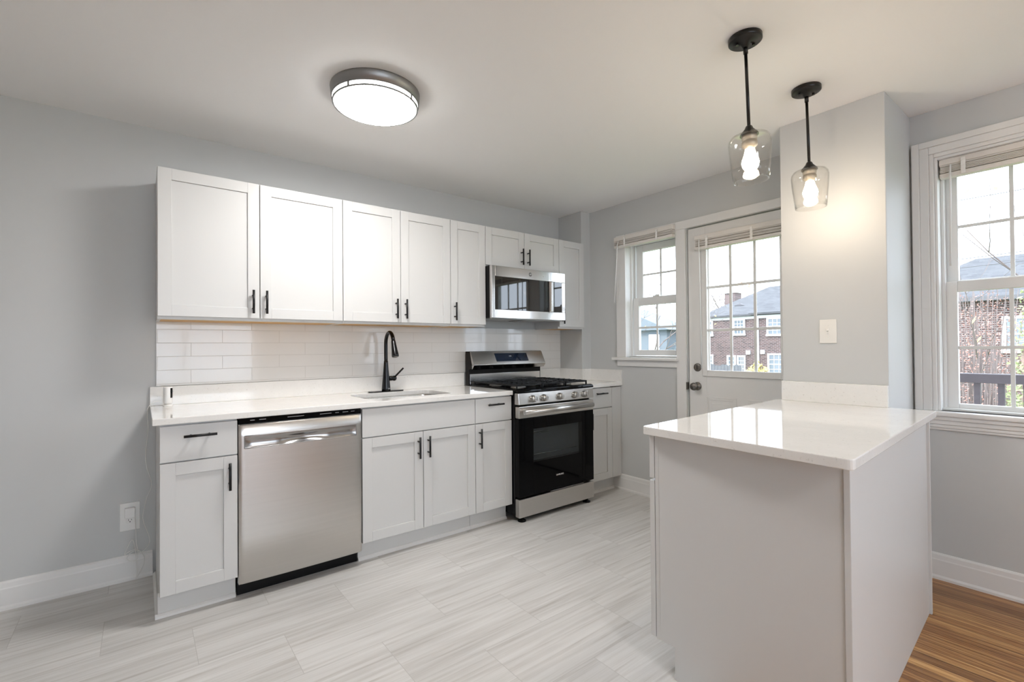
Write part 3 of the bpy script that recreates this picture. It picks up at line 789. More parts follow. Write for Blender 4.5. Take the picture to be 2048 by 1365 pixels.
# oven door
od = build('oven_door', MB().box(rx0 + .002, rx0 + .135, -.700, -.656, .175, .722).box(rx1 - .128, rx1 - .002, -.700, -.656, .175, .722)
           .box(rx0 + .135, rx1 - .128, -.700, -.656, .638, .722).box(rx0 + .135, rx1 - .128, -.700, -.656, .175, .405)
           .box(rx0 + .135, rx1 - .128, -.660, -.656, .405, .638), 'black_gloss', t, .002)
build('oven_window', MB().box(rx0 + .133, rx1 - .126, -.6995, -.696, .403, .640), 'oven_glass', od)
build('oven_cavity', MB().box(rx0 + .137, rx1 - .130, -.664, -.6605, .407, .636), 'oven_inside', od)
mb = MB()
for z in (.450,): mb.cyl((rx0 + .138, -.672, z), (rx1 - .16, -.672, z), .0022, 8)
for k in range(14): mb.box(rx0 + .15 + k * .033, rx0 + .153 + k * .033, -.672, -.665, .446, .452)
for z in (.600, .612): mb.cyl((rx0 + .138, -.672, z), (rx0 + .30, -.672, z), .002, 8)
build('oven_rack', mb, 'chrome_rod', od)
build('door_trim', MB().box(rx0 + .002, rx1 - .002, -.7035, -.660, .7225, .803), 'stainless', od, .004)
build('handle', MB().cyl((rx0 + .026, -.734, .766), (rx1 - .040, -.734, .766), .0165, 24).box(rx0 + .05, rx0 + .085, -.734, -.703, .757, .775).box(rx1 - .095, rx1 - .06, -.734, -.703, .757, .775)
      .lathe([(.0168, 0), (.0168, .004)], (rx0 + .0255, -.734, .766), 24, Matrix.Rotation(PI / 2, 4, 'Y')), 'stainless', od)
text_mesh('lettering', 'SAMSUNG', .0165, 'lettering', od, Matrix.Translation((2.374, -.7006, .277)) @ FRONT)
build('drawer', MB().box(rx0 + .001, rx1 - .001, -.702, -.656, .036, .162), 'stainless', t, .004)
build('drawer_grip', MB().box(rx0 + .29, rx1 - .12, -.703, -.6985, .166, .172), 'satin_nickel', t, .001)
for x in (rx0 + .05, rx1 - .05):
    for y in (-.665, -.10):
        build('foot', MB().lathe([(.030, .0), (.030, .007), (.012, .012), (.012, .046)], (x, y, 0), 20), 'black_plastic', t)
# backguard
bg = build('backguard', MB().prism([(-.028, .905), (-.075, .905), (-.075, 1.040), (-.118, 1.047), (-.118, 1.060), (-.090, 1.180), (-.082, 1.186), (-.028, 1.186)][::-1], rx0, rx1, 'x'), 'black_enamel', t, .002)
build('front_panel', MB().prism([(-.116, 1.078), (-.146, 1.074), (-.1475, 1.080), (-.0935, 1.181), (-.088, 1.184), (-.082, 1.180)][::-1], rx0 + .002, rx1 - .002, 'x'), 'stainless', bg, .002)
build('lower_lip', MB().prism([(-.080, 1.045), (-.122, 1.046), (-.1455, 1.0735), (-.116, 1.0775)][::-1], rx0 + .002, rx1 - .002, 'x'), 'stainless_bright', bg, .001)
nrm = Vector((0, -(1.181 - 1.080), -(.1475 - .0935))).normalized()
def onpanel(f, d=.0):      # f: 0 bottom .. 1 top
    y = -.1475 + (.1475 - .0935) * f; z = 1.080 + .101 * f
    return Vector((0, y, z)) + Vector((0, -.882, -.471)) * 0 + Vector((0, -.101, .054)).normalized() * d
mb = MB(); vs = []
for d in (.0003, .0018):
    for f in (.20, .86):
        p = onpanel(f, d)
        for x in (2.215, 2.555): vs.append((x, p.y, p.z))
mb.add(vs, [(0, 1, 3, 2), (4, 6, 7, 5), (0, 4, 5, 1), (2, 3, 7, 6), (0, 2, 6, 4), (1, 5, 7, 3)])
dsp = build('display', mb, 'display_blue', bg)
p = onpanel(.62, .0022); ang = math.atan2(.054, .101)
text_mesh('clock_digits', '4:08', .015, 'lettering', dsp, Matrix.Translation((2.37, p.y, p.z)) @ Matrix.Rotation(-ang, 4, 'X') @ FRONT, .0002)
build('lower_panel', MB().box(rx0 + .01, rx1 - .01, -.0785, -.0755, .924, 1.005), 'stainless_bright', bg, .001)
# burners and grates
for (x, y, r) in ((2.13, -.24, .040), (2.13, -.52, .046), (2.363, -.38, .050), (2.597, -.24, .036), (2.597, -.52, .046)):
    b = build('burner', MB().lathe([(r + .012, .9215), (r + .010, .927), (r * .8, .932), (r * .8, .934)], (x, y, 0), 28), 'satin_nickel', t)
    build('burner_cap', MB().lathe([(r * .95, .934), (r * .95, .939), (r * .8, .941), (0, .9415)], (x, y, 0), 28), 'cast_iron', b)
for (a, b2) in ((rx0 + .022, rx0 + .255), (rx0 + .262, rx0 + .493), (rx0 + .500, rx0 + .733)):
    mb = MB(); z0, z1 = .940, .952; y0, y1 = -.655, -.115; bw = .010
    mb.box(a, a + bw, y0, y1, z0, z1).box(b2 - bw, b2, y0, y1, z0, z1).box(a + bw, b2 - bw, y0, y0 + bw, z0, z1).box(a + bw, b2 - bw, y1 - bw, y1, z0, z1)
    for k in range(1, 9):
        y = y0 + (y1 - y0) * k / 9
        mb.box(a + bw, a + .085, y - bw / 2, y + bw / 2, z0 + .002, z1 + .003).box(b2 - .085, b2 - bw, y - bw / 2, y + bw / 2, z0 + .002, z1 + .003)
    c = (a + b2) / 2; mb.box(c - bw / 2, c + bw / 2, y0 + bw, y0 + .10, z0, z1).box(c - bw / 2, c + bw / 2, y1 - .10, y1 - bw, z0, z1).box(a + bw, b2 - bw, -.39, -.38, z0, z1)
    for xx in (a, b2 - bw):
        for yy in (y0, y1 - bw): mb.box(xx, xx + bw, yy, yy + bw, .9215, z0)
    build('grate', mb, 'cast_iron', t, .002)

# ------------------------------------------------------------------ microwave
mx0, mx1, mz0, mz1, my = 1.984, 2.740, 1.437, 1.830, -.398
t = thing('microwave', 'stainless steel over-the-range microwave with black glass door', 'microwave', ((mx0 + mx1) / 2, -.2, mz0))
build('body', MB().box(mx0, mx1, -.368, -.012, mz0 + .004, mz1), 'black_plastic', t, .002)
build('vent_grille', MB().box(mx0 + .02, mx0 + .34, -.345, -.08, mz0 - .004, mz0 + .003).box(mx0 + .40, mx1 - .05, -.345, -.08, mz0 - .004, mz0 + .003)
      .box(mx0 + .01, mx1 - .01, -.36, -.348, mz0 - .006, mz0 + .003), 'satin_nickel', t, .002)
xd = 2.560
mb = MB()
wz0, wz1 = 1.502, 1.750; wx0 = 2.016
mb.box(mx0, wx0, my, -.370, mz0, mz1).box(wx0, xd, my, -.370, wz1, mz1).box(wx0, xd, my, -.370, mz0, wz0)
md = build('door', mb, 'stainless_bright', t, .003)
build('door_glass', MB().box(wx0 - .001, xd - .0, my + .002, -.372, wz0 - .001, wz1 + .001), 'mirror_glass', md)
build('handle', MB().prism([(xd - .004, my + .001), (xd - .004, my - .006), (xd + .010, my - .020), (xd + .030, my - .020), (xd + .040, my - .006), (xd + .040, my + .001)], wz0 + .004, wz1 - .004), 'stainless_bright', md, .002)
pn = build('control_panel', MB().box(xd + .002, mx1, my, -.370, mz0, wz0).box(xd + .002, mx1, my, -.370, wz1, mz1).box(2.702, mx1, my, -.370, wz0, wz1).box(xd + .002, 2.608, my, -.370, wz0, wz1), 'stainless_bright', t, .003)
build('touch_panel', MB().box(2.606, 2.704, my + .002, -.372, wz0 - .001, wz1 + .001), 'mirror_glass', pn)
bd = build('badge', MB().lathe([(.0155, 0), (.0155, .0012), (.0135, .0014), (.0132, .0006), (0, .0006)], (2.36, my, 1.790), 28, Matrix.Rotation(PI / 2, 4, 'X')), 'satin_nickel', md)
text_mesh('monogram', 'GE', .013, 'lettering', bd, Matrix.Translation((2.36, my - .0012, 1.790)) @ FRONT, .0003)
build('indicator_light', MB().lathe([(.005, 0), (.004, .001), (0, .0012)], (2.50, my, 1.785), 14, Matrix.Rotation(PI / 2, 4, 'X')), 'lettering', md)

# ------------------------------------------------------------------ peninsula
PT = math.radians(3.2)
PB = Vector((1.40, -2.82, 0))
t = thing('peninsula_cabinet', 'white peninsula cabinet with plain end and back panels on tile and wood floor', 'cabinet', PB, PT)
u0, u1 = .100, 1.335
build('carcass', MB().box(u0 + .018, u1 - .018, .045, .555, .002, .115).box(u0 + .018, u1 - .018, .045, .628, .115, .883), 'cabinet_white', t, local=True)
build('end_panel', MB().prism([(.044, 0), (.573, 0), (.573, .118), (.630, .118), (.630, .883), (.044, .883)], u0, u0 + .0175, 'x'), 'cabinet_white', t, .0015, local=True)
build('back_panel', MB().box(u0 + .010, u1, .032, .0445, 0, .883), 'cabinet_white', t, .001, local=True)
build('corner_strip', MB().box(u0 - .005, u0 + .0095, .027, .0435, 0, .883), 'cabinet_white', t, .0015, local=True)
build('end_strip', MB().box(u1 + .0005, u1 + .014, .022, .045, 0, .883), 'cabinet_white', t, .0015, local=True)
build('far_panel', MB().box(u1 - .0175, u1, .045, .628, 0, .883), 'cabinet_white', t, .001, local=True)
build('face_frame', MB().box(u0 + .002, u0 + .05, .630, .648, .116, .883).box(u1 - .05, u1, .630, .648, .116, .883).box(u0 + .05, u1 - .05, .630, .648, .84, .883)
      .box(u0 + .05, u1 - .05, .630, .648, .69, .73).box(u0 + .05, u1 - .05, .630, .648, .116, .15), 'cabinet_white', t, .0015, local=True)
build('toe_kick', MB().box(u0 + .018, u1 - .018, .5555, .560, 0, .114), 'cabinet_white', t, local=True)
build('shoe_moulding', MB().box(u0 + .002, u1 - .018, .5605, .578, 0, .017), 'white_trim', t, .004, local=True)
wd = (u1 - u0) / 3
for k in range(3):
    a, b2 = u0 + wd * k + .001, u0 + wd * (k + 1) - .003
    dd = build('drawer', MB().box(a, b2, .650, .670, .717, .876), 'cabinet_white', t, .0015, local=True)
    c = (a + b2) / 2
    build('handle', MB().cyl((c - .064, .702, .80), (c + .064, .702, .80), .006, 14).cyl((c - .04, .702, .80), (c - .04, .670, .80), .0048, 10).cyl((c + .04, .702, .80), (c + .04, .670, .80), .0048, 10), 'black_metal', dd, local=True)
    st, rec = .057, .008
    mb = MB().box(a, a + st, .650, .670, .121, .708).box(b2 - st, b2, .650, .670, .121, .708).box(a + st, b2 - st, .650, .670, .121, .121 + st).box(a + st, b2 - st, .650, .670, .708 - st, .708).box(a + st, b2 - st, .652, .670 - rec, .121 + st, .708 - st)
    dd = build('door', mb, 'cabinet_white', t, .0012, local=True)
    hx = b2 - .036
    build('handle', MB().cyl((hx, .702, .551), (hx, .702, .679), .006, 14).cyl((hx, .702, .58), (hx, .670, .58), .0048, 10).cyl((hx, .702, .65), (hx, .670, .65), .0048, 10), 'black_metal', dd, local=True)
t = thing('countertop', 'white quartz peninsula countertop reaching out from the gray column', 'countertop', (2.1, -2.45, CB))
def round_poly(poly, rads, n=5):
    out = []; N = len(poly)
    for i in range(N):
        p = Vector(poly[i]); a = Vector(poly[i - 1]); b2 = Vector(poly[(i + 1) % N]); r = rads[i]
        if r == 0: out.append(tuple(p)); continue
        d0 = (a - p).normalized() * r; d1 = (b2 - p).normalized() * r
        for k in range(n + 1):
            q = k / n; out.append(tuple((p + d0) * (1 - q) ** 2 + p * 2 * q * (1 - q) + (p + d1) * q * q))
    return out
build('slab', MB().prism(round_poly([(1.430, -2.135), (1.405, -2.822), (2.762, -2.743), (2.749, -2.576), (2.749, -2.070)], [.02, .022, .004, 0, .0]), CB, CT), 'quartz', t, .004)
build('upstand', MB().box(CX - .020, CX - .001, CY0, CY1, CT, 1.019), 'quartz', t, .002)

# ------------------------------------------------------------------ lamps
def ceiling_lamp(x, y, label):
    t = thing('ceiling_light', label, 'ceiling light', (x, y, ZC))
    R = .205
    build('canopy', MB().lathe([(R, ZC - .0005), (R, ZC - .006), (R - .004, ZC - .046), (R - .014, ZC - .046)], (x, y, 0), 64), 'satin_nickel', t)
    mb = MB()
    mb.lathe([(R - .004, ZC - .0455), (R - .004, ZC - .049), (R - .012, ZC - .049), (R - .012, ZC - .0455)], (x, y, 0), 64)
    mb.lathe([(R - .009, ZC - .064), (R - .009, ZC - .070), (R - .017, ZC - .070), (R - .017, ZC - .064), (R - .009, ZC - .064)], (x, y, 0), 64)
    for k in range(4):
        a = 2 * PI * k / 4 + .55; c, s = math.cos(a), math.sin(a)
        mb.box(-.005, .005, -.002, .002, ZC - .066, ZC - .047, Matrix.Translation((x + (R - .010) * c, y + (R - .010) * s, 0)) @ Matrix.Rotation(a + PI / 2, 4, 'Z'))
    build('ring', mb, 'ring_metal', t)
    build('side_diffuser', MB().lathe([(R - .0185, ZC - .046), (R - .0185, ZC - .069)], (x, y, 0), 64), 'diffuser_side', t)
    build('diffuser', MB().lathe([(R - .0185, ZC - .069), (R - .022, ZC - .073), (R - .06, ZC - .076), (0, ZC - .077)], (x, y, 0), 64), 'diffuser', t)
    return t
ceiling_lamp(.8186, -1.089, 'round flush ceiling light with nickel rim over the kitchen floor')
ceiling_lamp(.70, -4.85, 'added flush ceiling light out of view behind the camera, for fill')  # unseen lamp, added to brighten the room from behind

def pendant(x, y, label, tilt):
    t = thing('pendant_light', label, 'pendant light', (x, y, ZC), group='bronze pendants with clear glass shades')
    c = (x, y, 0)
    cn = build('canopy', MB().lathe([(.0615, ZC - .0005), (.0615, ZC - .017), (.058, ZC - .020), (.046, ZC - .020), (.044, ZC - .023), (.018, ZC - .025), (.010, ZC - .040), (.0, ZC - .040)], c, 40), 'bronze', t)
    for s in (-1, 1):
        a = math.radians(-38)
        build('screw', MB().lathe([(.0055, ZC - .032), (.0055, ZC - .0225)], (x + s * .033 * math.cos(a), y + s * .033 * math.sin(a), 0), 12), 'bronze', cn)
    build('stem', MB().cyl((x, y, ZC - .036), (x, y, 2.072), .0062, 16).cyl((x, y, ZC - .036), (x, y, ZC - .065), .0085, 16), 'bronze', t)
    build('cap', MB().lathe([(.0065, 2.086), (.012, 2.082), (.016, 2.072), (.030, 2.056), (.034, 2.050), (.034, 2.046)], c, 32), 'bronze', t)
    build('socket', MB().lathe([(.0285, 2.046), (.0285, 2.030), (.0265, 2.029), (.0265, 2.021), (.0285, 2.020), (.0285, 2.004), (.020, 1.998), (.015, 1.990)], c, 28), 'socket', t)
    b = build('bulb', MB().lathe([(.0, 1.905), (.012, 1.907), (.022, 1.913), (.029, 1.924), (.0315, 1.938), (.029, 1.952)], c, 28), 'bulb_glow', t)
    build('bulb_neck', MB().lathe([(.029, 1.952), (.022, 1.972), (.017, 1.992)], c, 28), 'bulb_base', b)
    outer = [(.036, 2.0475), (.056, 2.0455), (.068, 2.040), (.0755, 2.029), (.0780, 2.014), (.0770, 1.995), (.0740, 1.955), (.0688, 1.905), (.0640, 1.866)]
    inner = [(r - .0025, z - (.002 if z > 2.02 else 0)) for r, z in reversed(outer)]
    build('glass_shade', MB().lathe(outer + inner, c, 48), 'shade_glass', t)
    t.rotation_euler = (-.62 * tilt, -.78 * tilt, 0)
    return t
pendant(1.820, -2.358, 'clear glass pendant light with bronze rod, hanging nearer the camera', .030)
pendant(2.427, -2.354, 'clear glass pendant light with bronze rod, hanging nearer the gray column', .026)

# ------------------------------------------------------------------ small things
t = thing('light_switch', 'white toggle light switch on the gray column above the peninsula', 'light switch', (CX, -2.3245, 1.2855))
build('plate', MB().box(CX - .006, CX - .0002, -2.364, -2.285, 1.224, 1.347), 'plate_white', t, .003)
build('toggle', MB().box(CX - .0072, CX - .0058, -2.330, -2.319, 1.272, 1.300)
      .box(-.012, 0, -.0040, .0040, -.006, .006, Matrix.Translation((CX - .006, -2.3245, 1.289)) @ Matrix.Rotation(.5, 4, 'Y')), 'plate_white', t, .001)
for z in (1.256, 1.316): build('screw', MB().lathe([(.003, 0), (.002, .001), (0, .001)], (CX - .006, -2.3245, z), 10, RY), 'plate_white', t)

OX, OZ = -.109, .334
t = thing('wall_outlet', 'white duplex wall outlet low on the gray wall beside the cabinets', 'outlet', (OX, 0, OZ))
build('plate', MB().box(OX - .042, OX + .042, -.006, -.0002, OZ - .073, OZ + .073), 'white_plastic', t, .002)
for dz in (-.020, .020):
    rc = build('receptacle', MB().prism(rounded_rect(OX - .017, OX + .017, OZ + dz - .0145, OZ + dz + .0145, .011), -.0085, -.006, 'y'), 'white_plastic', t, .001)
    if dz < 0:
        mb = MB().box(OX - .0075, OX - .0055, -.0090, -.0080, OZ + dz - .001, OZ + dz + .008).box(OX + .0055, OX + .0075, -.0090, -.0080, OZ + dz + .000, OZ + dz + .007)
        mb.cyl((OX, -.0090, OZ + dz - .007), (OX, -.0080, OZ + dz - .007), .0026, 12)
        build('slots', mb, 'dark_slot', rc)
tag(build('power_adapter', MB().box(OX - .0215, OX + .0215, -.036, -.0088, OZ + .000, OZ + .050), 'white_plastic', None, .003),
    'small white cube power adapter plugged into the wall outlet', 'power adapter')
def smooth_path(pts, n=6):
    out = []; P = [Vector(p) for p in pts]
    for i in range(len(P) - 1):
        p0 = P[max(i - 1, 0)]; p1 = P[i]; p2 = P[i + 1]; p3 = P[min(i + 2, len(P) - 1)]
        for k in range(n):
            s = k / n
            out.append(.5 * ((2 * p1) + (p2 - p0) * s + (2 * p0 - 5 * p1 + 4 * p2 - p3) * s * s + (3 * p1 - p0 - 3 * p2 + p3) * s ** 3))
    out.append(P[-1]); return out
cab = [(.020, -.075, .945), (-.006, -.080, .940), (-.033, -.075, .912), (-.036, -.060, .870), (-.034, -.045, .79), (-.044, -.03, .663), (-.039, -.03, .593), (-.018, -.03, .493), (-.039, -.03, .42), (-.055, -.03, .32),
       (-.030, -.03, .221), (-.030, -.03, .175), (-.062, -.032, .142), (-.085, -.034, .165), (-.119, -.036, .155), (-.131, -.034, .149), (-.102, -.030, .215), (-.088, -.028, .170), (-.080, -.028, .05), (-.083, -.026, .006), (-.070, -.030, .03),
       (-.049, -.034, .085), (-.053, -.036, .125), (-.075, -.038, .158), (-.105, -.038, .152), (-.121, -.038, .128), (-.105, -.036, .106), (-.078, -.034, .112), (-.076, -.032, .150), (-.083, -.026, .20), (-.086, -.026, .293), (-.091, -.034, .345)]
tag(build('charging_cable', MB().tube(smooth_path(cab), .0017, 6), 'cable_white'), 'thin white charging cable looping from countertop device down to the outlet', 'cable')
t = thing('security_camera', 'small white camera with black lens window at countertop left end', 'camera', (.052, -.085, CT))
c = (.052, -.085, 0)
build('base', MB().lathe([(.022, CT), (.0225, CT + .003), (.0205, CT + .008), (.012, CT + .011)], c, 28), 'white_plastic', t)
build('body', MB().lathe([(.011, CT + .010), (.0195, CT + .016), (.0205, CT + .022), (.0205, CT + .100), (.019, CT + .105), (0, CT + .1055)], c, 32), 'white_plastic', t)
# lens window wraps the side that faces along the counter
vs = []; fs = []; nn = 9
for z in (CT + .045, CT + .098):
    for k in range(nn):
        a = math.radians(-60 + 84 * k / (nn - 1) ); vs.append((c[0] + .0209 * math.cos(a), c[1] + .0209 * math.sin(a), z))
for k in range(nn - 1): fs.append((k, k + 1, nn + k + 1, nn + k))
lw = build('lens_window', MB().add(vs, fs, True), 'black_gloss', t)
sd = lw.modifiers.new('solid', 'SOLIDIFY'); sd.thickness = .001
build('lens', MB().lathe([(.006, 0), (.005, .001), (0, .0014)], (c[0] + .0209 * math.cos(-.3), c[1] + .0209 * math.sin(-.3), CT + .078), 16, Matrix.Rotation(-.3, 4, 'Z') @ Matrix.Rotation(PI / 2, 4, 'Y')), 'satin_nickel', lw)

# ------------------------------------------------------------------ outdoors
GZ = -2.7
def ground():
    mb = MB().box(XD + .16, 120, -60, 80, GZ - .2, GZ)
    o = build('ground', mb, 'grass'); o['kind'] = 'structure'
ground()
def house_window(h, x, y0, y1, z0, z1, cols=2, rows=4):
    f = build('window', MB().box(x - .06, x, y0, y0 + .11, z0, z1).box(x - .06, x, y1 - .11, y1, z0, z1).box(x - .06, x, y0 + .11, y1 - .11, z1 - .10, z1).box(x - .09, x, y0 - .03, y1 + .03, z0 - .05, z0 + .08), 'house_trim', h)
    build('pane', MB().box(x - .02, x - .005, y0 + .11, y1 - .11, z0 + .08, z1 - .10), 'house_glass', f)
    mb = MB()
    zm = (z0 + z1) / 2; mb.box(x - .045, x - .02, y0 + .11, y1 - .11, zm - .03, zm + .03)
    for k in range(1, cols + 1):
        y = y0 + .11 + (y1 - y0 - .22) * k / (cols + 1); mb.box(x - .04, x - .02, y - .012, y + .012, z0 + .08, z1 - .1)
    for k in range(1, rows):
        z = z0 + .08 + (z1 - z0 - .18) * k / rows; mb.box(x - .04, x - .02, y0 + .11, y1 - .11, z - .012, z + .012)
    build('grilles', mb, 'house_trim', f)
def hip_roof(mb, x0, x1, y0, y1, ze, zr, hx, hy, ov=.35):
    x0 -= ov; x1 += ov; y0 -= ov; y1 += ov
    xm = (x0 + x1) / 2
    vs = [(x0, y0, ze), (x1, y0, ze), (x1, y1, ze), (x0, y1, ze), (xm, y0 + hy, zr), (xm, y1 - hy, zr)]
    vs += [(a, b2, ze - .12) for a, b2, _ in vs[:4]]
    mb.add(vs, [(0, 4, 5, 3), (1, 2, 5, 4), (0, 1, 4), (2, 3, 5), (6, 9, 8, 7), (0, 3, 9, 6), (1, 0, 6, 7), (2, 1, 7, 8), (3, 2, 8, 9)])
HX = 31.0
h = thing('brick_house', 'red brick house with gray hip roof seen through the glazed door', 'house', (HX + 3, 10, GZ))
build('wall', MB().box(HX, HX + 8, -1.0, 14.6, GZ, 3.15), 'house_brick', h)
build('wing_wall', MB().box(HX - .25, HX + 6, -1.0, 10.75, GZ, 3.15), 'house_brick', h)
mb = MB(); hip_roof(mb, HX, HX + 8, -1.0, 14.6, 3.22, 5.35, 4, 3.0); build('roof', mb, 'roof_shingle', h)
mb = MB(); hip_roof(mb, HX - .25, HX + 6.5, 2.0, 10.75, 3.26, 5.2, 3.5, 3.6, .45); build('wing_roof', mb, 'roof_shingle', h)
build('fascia', MB().box(HX - .05, HX + .02, 10.8, 14.6, 2.92, 3.12).box(HX - .32, HX - .25, -1, 10.8, 2.92, 3.14), 'house_trim', h)
house_window(h, HX, 11.75, 12.55, 1.90, 2.95); house_window(h, HX, 13.95, 14.5, 1.90, 2.95)
house_window(h, HX - .25, 9.3, 10.28, 1.82, 2.92); house_window(h, HX - .25, 9.2, 10.25, -.65, .70)
house_window(h, HX, 11.75, 12.30, -.65, .55); house_window(h, HX, 12.38, 12.98, -.65, .55); house_window(h, HX, 13.95, 14.5, -.55, .60)
build('downspout', MB().box(HX - .36, HX - .26, 10.76, 10.88, GZ, 2.95), 'house_trim', h)
build('vent_box', MB().box(HX - .1, HX, 11.42, 11.68, .62, .88), 'house_trim', h)
build('vent_box', MB().box(HX - .35, HX - .25, 10.42, 10.66, .66, .90), 'house_trim', h)
build('roof_vent', MB().prism([(12.3, 3.93), (13.0, 3.93), (12.6, 4.06)], HX + 1.05, HX + 1.6, 'x'), 'wire_black', h)
h = thing('chimney', 'brick chimney rising behind the roof of the brick house', 'chimney', (38, 16.2, GZ))
build('stack', MB().box(38, 39, 15.9, 16.8, GZ, 5.5), 'house_brick', h); build('cap', MB().box(37.9, 39.1, 15.8, 16.9, 5.5, 5.62), 'house_trim', h)
h = thing('gray_roof_house', 'brick house with a broad gray roof seen through the dining window', 'house', (30, -1, GZ))
build('wall', MB().box(25, 33, -8, 3.2, GZ, 2.85), 'house_brick', h)
mb = MB(); hip_roof(mb, 25, 33, -8, 3.2, 2.92, 4.95, 4, 3.0, .4); build('roof', mb, 'roof_shingle', h)
build('gutter', MB().box(24.50, 24.60, -8.4, 3.6, 2.80, 2.95), 'wire_black', h)
house_window(h, 25, -1.6, -.6, .9, 2.2)
h = thing('blue_house', 'blue gray sided house seen low through the small window', 'house', (26, 14, GZ))
build('wall', MB().box(24, 26, 12.9, 19, GZ, 2.2), 'siding_blue', h)
build('roof', MB().prism([(12.5, 2.15), (19.4, 2.15), (16.0, 3.6)], 23.6, 26.4, 'x'), 'siding_blue', h)
build('window', MB().box(23.93, 24, 13.4, 14.1, .9, 1.9), 'house_trim', h)

t = thing('wooden_fence', 'weathered gray board fence in front of the brick house', 'fence', (20, 9, GZ))
mb = MB(); k = 0; y = 6.62
while y < 12.5:
    mb.box(20, 20.03, y, y + .14, GZ, .36 + .03 * math.sin(k * 1.7)); y += .15; k += 1
build('boards', mb, 'fence_wood', t)
build('rails', MB().box(19.95, 20, 6.6, 12.5, -.05, .08).box(19.95, 20, 6.6, 12.5, -1.4, -1.27), 'fence_wood', t)

t = thing('deck_railing', 'dark red painted deck railing outside the dining window', 'railing', (5.0, -2.9, -.3))
build('top_rail', MB().box(4.96, 5.05, -4.6, -1.75, .915, .985), 'rail_paint', t, .005)
build('bottom_rail', MB().box(4.98, 5.03, -4.6, -1.75, .10, .16), 'rail_paint', t)
for k in range(20):
    y = -1.80 - k * .13
    build('baluster', MB().box(4.985, 5.025, y - .018, y + .018, .155, .92), 'rail_paint', t)
build('post', MB().box(4.96, 5.05, -1.75, -1.66, GZ, 1.02), 'rail_paint', t)
build('post', MB().box(4.96, 5.05, -4.7, -4.6, GZ, 1.02), 'rail_paint', t)

def leaves(c, rad, n, size, shape='ball', rng=None):
    mb = MB(); R = rng or random
    for _ in range(n):
        while True:
            p = Vector((R.uniform(-1, 1), R.uniform(-1, 1), R.uniform(-1, 1)))
            if shape == 'cone':
                q = (p.z + 1) / 2; rr = (1 - q) * .95 + .05
                if p.x ** 2 + p.y ** 2 < rr * rr and p.x ** 2 + p.y ** 2 > (rr * .35) ** 2: break
            elif .35 < p.length < 1: break
        p = Vector(c) + Vector((p.x * rad[0], p.y * rad[1], p.z * rad[2]))
        d1 = Vector((R.gauss(0, 1), R.gauss(0, 1), R.gauss(0, 1))).normalized(); d2 = d1.orthogonal().normalized()
        s = size * R.uniform(.6, 1.3)
        mb.add([p - d1 * s, p - d2 * s * .5, p + d1 * s, p + d2 * s * .5], [(0, 1, 2, 3)])
    return mb
def branches(base, height, seed, levels=4, spread=.55, r0=.09, nb=(3, 4), lean=(0, 0)):
    R = random.Random(seed); mb = MB(); tips = []
    def grow(p, d, L, r, lv):
        pts = [p]; q = p.copy(); dd = d.copy()
        for k in range(4):
            dd = (dd + Vector((R.uniform(-.12, .12), R.uniform(-.12, .12), R.uniform(-.02, .10)))).normalized(); q = q + dd * L / 4; pts.append(q.copy())
        mb.tube(pts, [r * (1 - .13 * k) for k in range(5)], 6 if lv > 1 else 4)
        if lv == 0: tips.append(q); return
        for k in range(R.randint(*nb)):
            i = R.choice((2, 3, 4, 4)); nd = (dd + Vector((R.gauss(0, spread), R.gauss(0, spread), R.gauss(.1, spread * .7)))).normalized()
            grow(pts[i], nd, L * R.uniform(.55, .8), r * .52, lv - 1)
    grow(Vector(base), Vector((lean[0], lean[1], 1)).normalized(), height * .38, r0, levels)
    return mb, tips
def bare_tree(base, height, seed, label, name='bare_tree', leafmat=None, nleaf=0, lsize=.06, **kw):
    t = thing(name, label, 'tree', base, group=None)
    mb, tips = branches(base, height, seed, **kw)
    build('branches', mb, kw.get('m', 'bark_pale'), t)
    if leafmat:
        lb = MB(); R = random.Random(seed + 5)
        for _ in range(nleaf):
            p = R.choice(tips) + Vector((R.gauss(0, .18), R.gauss(0, .18), R.gauss(0, .18)))
            d1 = Vector((R.gauss(0, 1), R.gauss(0, 1), R.gauss(0, 1))).normalized(); d2 = d1.orthogonal().normalized(); s = lsize * R.uniform(.6, 1.3)
            lb.add([p - d1 * s, p - d2 * s * .5, p + d1 * s, p + d2 * s * .5], [(0, 1, 2, 3)])
        build('foliage', lb, leafmat, t)
    return t
bare_tree((50, 21.5, GZ), 12.5, 3, 'bare leafless tree standing behind the brick house roof', r0=.16)
bare_tree((50, 17.4, GZ), 10.2, 11, 'orange autumn tree behind the right end of the brick house roof', 'autumn_tree', 'leaf_orange', 1500, .13, r0=.15, spread=.65)
bare_tree((15, 8.5, GZ), 8.6, 5, 'bare tree with a few dry leaves filling the small window', 'bare_tree', 'leaf_gold', 160, .05, r0=.10, levels=5, spread=.6)
bare_tree((6.9, -3.3, GZ), 6.9, 21, 'bare branching tree close outside the dining window', 'bare_tree', 'leaf_gold', 25, .03, r0=.034, levels=5, spread=.62, lean=(0, .16), nb=(2, 3))
t = thing('golden_shrub', 'golden yellow shrub at the foot of the brick house', 'shrub', (15, 3.65, GZ))
build('foliage', leaves((15, 3.65, -.75), (.55, .55, 1.45), 2600, .07, rng=random.Random(2)), 'leaf_gold', t); build('stem', MB().cyl((15, 3.65, GZ), (15, 3.65, -.5), .05), 'bark', t)
t = thing('evergreen_tree', 'light green evergreen behind the deck railing', 'tree', (9.2, -2.55, GZ))
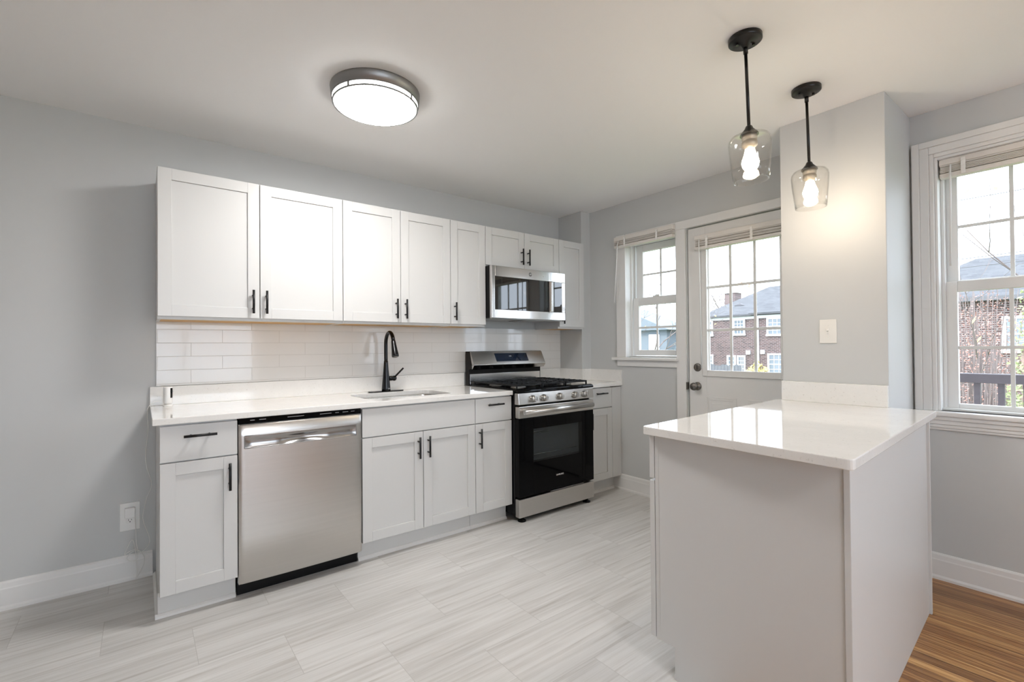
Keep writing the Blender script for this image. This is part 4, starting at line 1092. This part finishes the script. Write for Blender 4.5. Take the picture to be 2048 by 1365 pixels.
build('foliage', leaves((9.2, -2.5, -.3), (.62, .62, 2.4), 9000, .032, 'cone', random.Random(4)), 'leaf_green', t); build('trunk', MB().cyl((9.2, -2.5, GZ), (9.2, -2.5, 1.2), .05), 'bark', t)
t = thing('evergreen_tree', 'dark evergreen at the lower right of the small window', 'tree', (19, 8.9, GZ))
build('foliage', leaves((19, 8.95, -.3), (.9, .9, 2.6), 3800, .10, 'cone', random.Random(6)), 'leaf_dark', t); build('trunk', MB().cyl((19, 8.95, GZ), (19, 8.95, 1.5), .07), 'bark', t)
t = thing('red_bush', 'tall reddish twiggy bush beyond the deck railing', 'bush', (11, -1.75, GZ))
tw = MB(); R = random.Random(9)
for _ in range(130):
    a = R.uniform(0, 2 * PI); rr = R.uniform(.2, .95); b0 = Vector((11 + .25 * math.cos(a) * rr, -1.75 + .25 * math.sin(a) * rr, GZ)); hh = R.uniform(3.2, 5.0)
    e = Vector((11 + .8 * rr * math.cos(a), -1.75 + .8 * rr * math.sin(a), GZ + hh)); mid = (b0 + e) / 2 + Vector((R.gauss(0, .06), R.gauss(0, .06), 0))
    tw.tube([b0, mid, e], [.012, .009, .004], 4)
build('twigs', tw, 'bark_pale', t)
build('foliage', leaves((11, -1.75, .3), (.85, .85, 1.9), 4200, .02, rng=random.Random(12)), 'leaf_red', t)
def wire(p0, p1, sag, label):
    pts = [Vector(p0).lerp(Vector(p1), k / 16) - Vector((0, 0, sag * 4 * (k / 16) * (1 - k / 16))) for k in range(17)]
    tag(build('utility_wire', MB().tube(pts, .008, 5), 'wire_black'), label, 'wire', 'utility wires outside')
wire((12, 6.2, 5.14), (12, 1.2, 2.66), .0, 'thick black service wire crossing the door glass, the lower of the pair')
wire((12.05, 6.2, 5.11), (12.05, 1.2, 2.76), .0, 'black service wire crossing the door glass, the upper of the pair')
wire((12, .5, 3.92), (12, -9, 3.95), .05, 'highest thin utility wire across the dining window')
wire((12, .5, 2.75), (12, -9, 3.1), .05, 'utility wire across the middle of the dining window')
wire((12, .5, 2.60), (12, -9, 2.90), .05, 'lowest utility wire, just above the roofline in the dining window')
